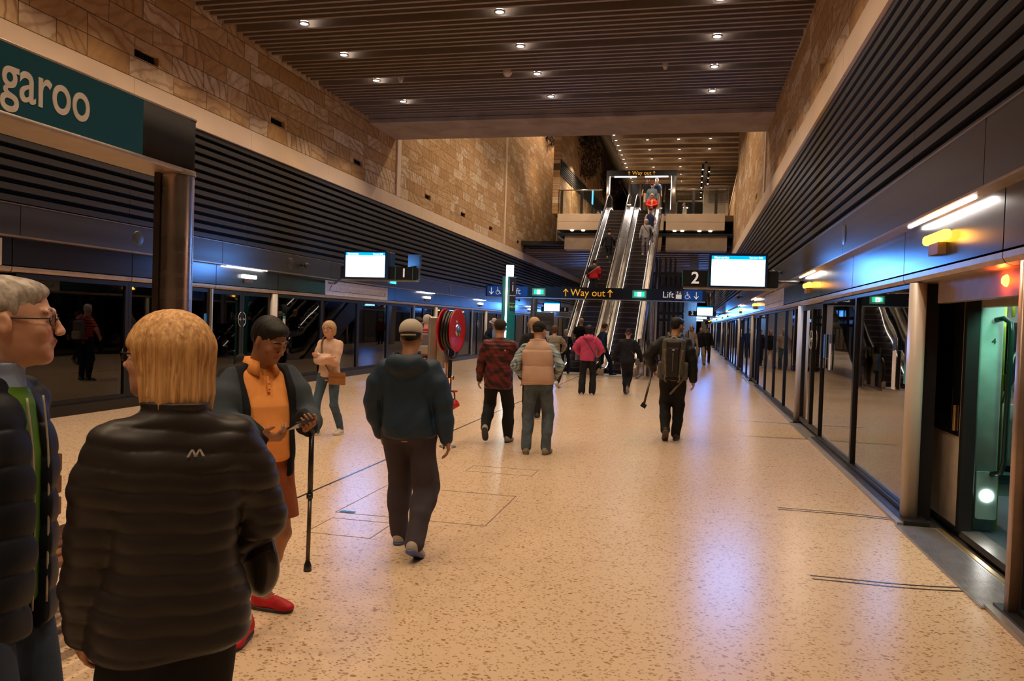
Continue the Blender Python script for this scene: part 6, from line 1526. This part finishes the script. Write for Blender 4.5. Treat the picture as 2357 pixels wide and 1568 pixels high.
# 14 man with the rucksack
def rucksack(P, Q):
    s = P['s']; e = acc(P, 'rucksack', 'grey and black hiking rucksack on the back of the tall man', 'rucksack'); T = P['T']; Rc = P['Rc']
    GR = fabric('pack_grey', (.085,.075,.062), .7, 120); BKc = fabric('pack_black', (.018,.016,.015), .6, 120); KH = fabric('pack_khaki', (.14,.115,.08), .7, 120)
    def part(name, mat, c, hv, r=.03, rot=None, w_=.004):
        B = Body(); B.box(T(*c)*s, A3(hv)*s, Rc if rot is None else Rc @ rot, r, .02); B.warp(wrinkle(9, w_, 30)); return B.mesh(.0075, name, mat, e)
    part('main_body', GR, (0,-.215,.23), (.155,.085,.262), .06); part('front_panel', BKc, (0,-.30,.17), (.085,.035,.20), .03)
    part('top_pocket', BKc, (0,-.275,.40), (.10,.05,.06), .04)
    for sx in (-1, 1):
        part('side_pocket', GR, (sx*.160,-.19,.05), (.042,.06,.12), .03); part('side_panel', KH, (sx*.10,-.285,.15), (.018,.03,.19), .015, rotm(0, sx*.12, 0))
        MB().tube([p*s for p in smooth_path([T(sx*.06,-.14,.50), T(sx*.085,-.05,.555), T(sx*.10,.06,.50), T(sx*.12,.13,.38), T(sx*.15,.10,.2), T(sx*.15,-.1,.08)])], .020*s, 6).build('shoulder_strap', GR, e)
        MB().tube([p*s for p in smooth_path([T(sx*.09,-.30,.0), T(sx*.10,-.32,-.06), T(sx*.08,-.30,-.10)])], .012*s, 6).build('loose_strap', KH, e)
    for z0_, z1_ in ((.05,.30),): MB().tube([p*s for p in (T(.0,-.338,z0_), T(.0,-.34,z1_))], .006*s, 6).build('zip', KH, e)
    MB().tube([p*s for p in smooth_path([T(-.05,-.25,.475), T(0,-.26,.515), T(.05,-.25,.475)])], .010*s, 6).build('grab_loop', M('loop_white', (.4,.38,.35), .6), e)
    m = MB(); b0 = T(0,-.337,.335)*s; m.add([b0+np.array([-.022,0,-.006]), b0+np.array([.022,0,-.006]), b0+np.array([.010,0,.010]), b0+np.array([-.006,0,.006])], [(0,1,2,3)]); m.build('logo', ST_W, e)
    MB().tube([p*s for p in smooth_path([T(.16,-.20,-.03), T(.10,-.26,-.12), T(.02,-.27,-.22), T(-.02,-.25,-.27)])], .014*s, 6).build('dangling_strap', KH, e)
    e2 = acc(P, 'folded_tripod', 'dark stick with a square foot carried by the man with the rucksack', 'stick')
    w_ = P['wr'][0]*s + np.array([-.01,.03,-.03]); tip = np.array([-.375,-.05,.50])
    MB().cyl(tuple(w_), tuple(tip), .013, .018, 10).build('tube', M('cane_bronze', (.10,.075,.05), .3, .6), e2); MB().box(-.04,.04,-.03,.03,-.03,.03, Matrix.Translation(tip) @ Matrix.Rotation(.5,4,'Y')).build('foot', BLACK, e2)
person('tall man in black with a hiking rucksack walking away, face turned right', (-.25, 11.4), -.02, 1.83, h=.0075, w=1.15, skin='tan', hair=('short','black'), head=(-.75,.12,0), side_lean=.01, feet=[(-.04,-.12,.03,.1,.75),(.09,.16,0,-.1,0)],
       hands=[(-.26,.16,.98),(.31,-.02,.80)], hints=[(-1,-.8,.1),(1,-.6,0)], top=jacket(fabric('shell_black', (.010,.010,.010), .6, 150), .026, -.09, hood=1.0, seed=71, wr=.007, sleeve_fat=.006), bottom=trousers(DK, 1.15, seed=72, wr=.009), shoes=((.04,.03,.025),(.10,.07,.055)), extras=rucksack)

# 15 - 17 people by the left doors
P = person('man in a white hat and dark blazer looking down at a phone', (-5.74, 22.4), pi+.25, 1.74, h=.011, skin='fair', head=(0,.35,0), hands=[(-.06,.30,1.12),(.10,.30,1.10)], hints=[(-1,-.5,-.5),(1,-.5,-.5)], top=both(jacket(fabric('shirt_pale_blue', (.35,.42,.52)), .004, .0, seed=81, name='shirt'), jacket(fabric('blazer_dark', (.014,.018,.028)), .018, -.14, open_front=(-.05,.05,0), seed=82, name='blazer')), bottom=trousers(DK, 1.0), shoes=((.02,.02,.02),), extras=lambda P, Q: fedora(P, Q, M('straw_white', (.68,.56,.46), .8)))
e = acc(P, 'smartphone', 'phone in the hands of the man in the white hat', 'phone'); MB().box(-.03,.05,.40,.41,1.06,1.18).build('case', M('phone_red', (.3,.05,.03), .4), e)
def redstripe(P):
    def f(V):
        z = V[:,2] + .0*V[:,0]; c = np.tile(np.array([.50,.035,.04], np.float32), (len(V), 1)); q = (z/.062) % 1; c[q < .22] = (.02,.015,.02); c[(q > .5) & (q < .62)] = (.55,.3,.28); return c
    return f
def daypack(P, Q):
    s = P['s']; e = acc(P, 'daypack', 'grey daypack on the back of the man in the red striped shirt', 'backpack'); T = P['T']
    B = Body(); B.box(T(0,-.19,.20)*s, A3((.125,.07,.21))*s, P['Rc'], .05, .02); B.mesh(.009, 'pack_body', fabric('daypack_grey', (.13,.12,.15)), e)
    B = Body(); B.box(T(0,-.25,.08)*s, A3((.11,.04,.09))*s, P['Rc'], .03, .02); B.mesh(.009, 'front_pocket', fabric('daypack_tan', (.30,.25,.22)), e)
    for sx in (-1, 1): MB().tube([p*s for p in smooth_path([T(sx*.06,-.13,.42), T(sx*.085,-.04,.525), T(sx*.10,.07,.46), T(sx*.12,.12,.3), T(sx*.13,-.05,.1)])], .018*s, 6).build('shoulder_strap', fabric('daypack_grey', (.13,.12,.15)), e)
person('white-haired man in a red striped shirt with a grey daypack', (-5.20, 14.8), .12, 1.76, h=.010, w=1.05, skin='fair', hair=('short','white'), head=(-.2,.05,0), top=jacket(painted('red_stripe_cloth', .85), .012, -.05, sleeve=.4, paint=redstripe, seed=83), bottom=trousers(NAVY, 1.0), shoes=((.1,.1,.1),), hands=[(-.24,.15,1.0),(.22,.22,1.05)], hints=[(-1,-.7,0),(1,-.8,0)], extras=daypack)
person('dark-haired man bending his head behind the navy jacket man', (-5.72, 15.6), -2.0, 1.72, h=.011, skin='tan', hair=('short','black'), head=(0,.45,0), top=jacket(fabric('shirt_mauve', (.20,.16,.18)), .010, -.05, seed=84), bottom=trousers(DK, 1.0), shoes=((.05,.05,.05),))

# 18 - 25 riding the escalators
def redblack(P):
    def f(V):
        x, y, z = V.T; c = np.tile(np.array([.010,.010,.016], np.float32), (len(V), 1)); q = z - x*.7*1.0; m = q < 1.22; c[m] = (.55,.012,.018); c[(q > 1.22) & (q < 1.245)] = (.5,.45,.45); c[np.abs(x) > .27] = (.010,.010,.016); return c
    return f
person('person in a black and red jacket riding up the left escalator', (-3.86, 30.9), .05, 1.68, z0=2.62, h=.013, w=1.15, skin='tan', hair=('short','black'), lean=.12, head=(0,.2,0), top=jacket(painted('red_black_cloth', .6), .026, -.06, paint=redblack, collar=(.03,.07,.01), seed=91), bottom=trousers(fabric('trousers_grey', (.04,.038,.045)), 1.1), shoes=((.05,.05,.05),), hands=[(-.24,.2,.98),(.22,.22,.98)])
person('person in black with pale shoes climbing the left escalator', (-3.62, 33.75), .0, 1.66, z0=4.22, h=.013, w=1.0, skin='tan', hair=('short','black'), lean=.05, feet=[(-.08,.34,.38,.05,0),(.07,-.10,.03,-.05,.7)], top=jacket(DK, .018, -.05, seed=92), bottom=trousers(DK, .95), shoes=((.55,.42,.2),(.6,.5,.3)), hands=[(-.30,-.05,.95),(.25,.1,1.0)])
def cross(P, Q):
    s = P['s']; MB().tube([np.array(p)*s for p in smooth_path([(.13,.09,1.44),(.02,.14,1.28),(-.12,.14,1.08)])], .008*s, 6).build('bag_strap', DK, P['root'])
person('grey-haired woman in a grey shirt coming down the right escalator', (-2.08, 34.55), pi, 1.62, z0=4.78, h=.013, w=1.08, male=False, skin='fair', hair=('bobshort','white'), glasses=True, top=jacket(fabric('shirt_grey', (.30,.29,.31)), .018, -.14, seed=93, flare=.01), bottom=trousers(fabric('trousers_mauve_grey', (.17,.14,.16)), 1.05), shoes=((.6,.55,.5),), hands=[(-.34,.16,1.10),(.30,.02,.80)], extras=cross, feet=[(-.11,0,0,.1,0),(.11,0,0,-.1,0)])
person('man in a black cap and navy vest behind the woman in grey', (-1.98, 35.5), pi+.1, 1.70, z0=5.32, h=.014, w=1.05, skin='fair', hair=('bald','black'), top=both(jacket(fabric('shirt_lilac', (.40,.33,.38)), .008, -.04, seed=94), jacket(fabric('vest_navy', (.015,.03,.10)), .028, -.05, body_only=True, seed=95, name='vest')), bottom=trousers(DK, 1.0), shoes=((.05,.05,.05),), hands=[(-.22,.15,1.0),(.24,.1,.9)], extras=lambda P, Q: cap_hat(P, Q, DK, 1))
def yellow_top(P): jacket(fabric('top_yellow', (.62,.42,.12)), .004, -.03, seed=97, name='yellow_top')(P)
person('woman in an open red jacket and white trousers on the right escalator', (-2.02, 37.3), pi, 1.62, z0=6.36, h=.014, w=1.1, male=False, skin='fair', hair=('bobshort','fair'), glasses='sun', top=both(yellow_top, jacket(fabric('jacket_red', (.65,.012,.018), .6), .018, -.05, open_front=(-.045,.045,0), seed=96)), bottom=trousers(fabric('trousers_white', (.68,.60,.56)), 1.1), shoes=((.5,.45,.4),), hands=[(-.05,.22,1.08),(.06,.22,1.06)], hints=[(-1,-.4,-.4),(1,-.4,-.4)])
person('man in a denim shirt and red cap behind the woman in red', (-2.08, 38.25), pi, 1.76, z0=6.9, h=.014, w=1.1, skin='fair', hair=('bald','brown'), glasses='sun', top=jacket(fabric('shirt_denim', (.10,.14,.19)), .014, -.06, seed=98), bottom=trousers(JEAN, 1.0), shoes=((.05,.05,.05),), extras=lambda P, Q: cap_hat(P, Q, fabric('cap_red', (.25,.03,.02)), 1))
person('woman in a black T-shirt and tan trousers at the top of the right escalator', (-2.38, 39.2), pi, 1.66, z0=7.4, h=.015, male=False, skin='fair', hair=('bobshort','ginger'), glasses='sun', top=jacket(DK, .012, -.06, sleeve=.4, seed=99), bottom=trousers(fabric('trousers_tan', (.55,.33,.18)), 1.0), shoes=((.4,.3,.25),))
person('man in a dark vest topmost on the right escalator', (-1.95, 39.9), pi, 1.80, z0=7.4, h=.015, skin='fair', hair=('short','grey'), top=both(jacket(fabric('shirt_denim', (.10,.14,.19)), .010, -.05, sleeve=.5, seed=100, name='shirt'), jacket(NAVY, .022, -.05, body_only=True, seed=101, name='vest')), bottom=trousers(fabric('trousers_tan', (.55,.33,.18)), 1.0), shoes=((.05,.05,.05),))
person('man in a white shirt beyond the right balustrade of the bridge', (-.62, 47.0), pi/2+.3, 1.68, z0=7.4, h=.016, skin='fair', hair=('bald','black'), top=jacket(WHT, .012, -.05, seed=102), bottom=trousers(DK, 1.0), shoes=((.05,.05,.05),))

# far along the right platform
KHAK = fabric('trousers_khaki', (.48,.33,.19))
person('man in a black jacket and khaki trousers standing on the far platform', (.46, 35.6), pi-.1, 1.72, h=.012, w=1.15, skin='tan', hair=('bald','black'), head=(.2,.2,0), feet=[(-.18,0,0,.3,0),(.18,0,0,-.3,0)], top=jacket(DK, .024, -.13, seed=110), bottom=trousers(KHAK, 1.15), shoes=((.02,.02,.02),), hands=[(-.28,.08,.85),(.25,.12,.85)])
person('man in a light grey zip jacket behind the rucksack man', (.02, 34.6), pi+.1, 1.80, h=.012, w=1.05, skin='fair', hair=('bald','fair'), top=jacket(fabric('jacket_light_grey', (.40,.33,.29)), .016, -.10, seed=111), bottom=trousers(JEAN, 1.0), shoes=((.05,.05,.05),), extras=lambda P, Q: MB().tube([np.array(p)*P['s'] for p in smooth_path([(.1,-.02,1.50),(.12,.13,1.3),(.13,.13,1.1)])], .018, 6).build('strap', DK, P['root']))
for (x, y, H, lab, c) in ((.78, 37.5, 1.72, 'person in dark clothes just right of the khaki-trousered man', (.010,.010,.012)), (.12, 44.5, 1.70, 'person in a dark red top farther down the right platform', (.12,.02,.02)), (.62, 47.0, 1.74, 'person in dark blue farthest down the right platform', (.02,.03,.06))):
    person(lab, (x, y), pi, H, h=.014, skin='tan', hair=('short','black'), top=jacket(fabric('far_%d' % int(c[0]*1000), c), .02, -.1, seed=int(y)), bottom=trousers(DK, 1.0), shoes=((.02,.02,.02),))
# seated train passenger behind the draught glass
person('grey-haired passenger in a pale shirt seated inside the train', (2.86, 7.72), -pi/2+.5, 1.70, h=.008, w=1.1, skin='fair', hair=('short','grey'), sit=True, pelvis=(0,-.08,.58), feet=[(-.12,.36,.02,0,0),(.12,.36,.02,0,0)], knee_hint=[(0,.6,1),(0,.6,1)], head=(-.2,.35,0), lean=.15,
       top=jacket(fabric('shirt_pale_mint', (.50,.56,.54)), .016, -.06, seed=120), bottom=trousers(DK, 1.0), shoes=((.05,.05,.05),), hands=[(-.1,.32,.62),(.1,.32,.62)], glasses=True)
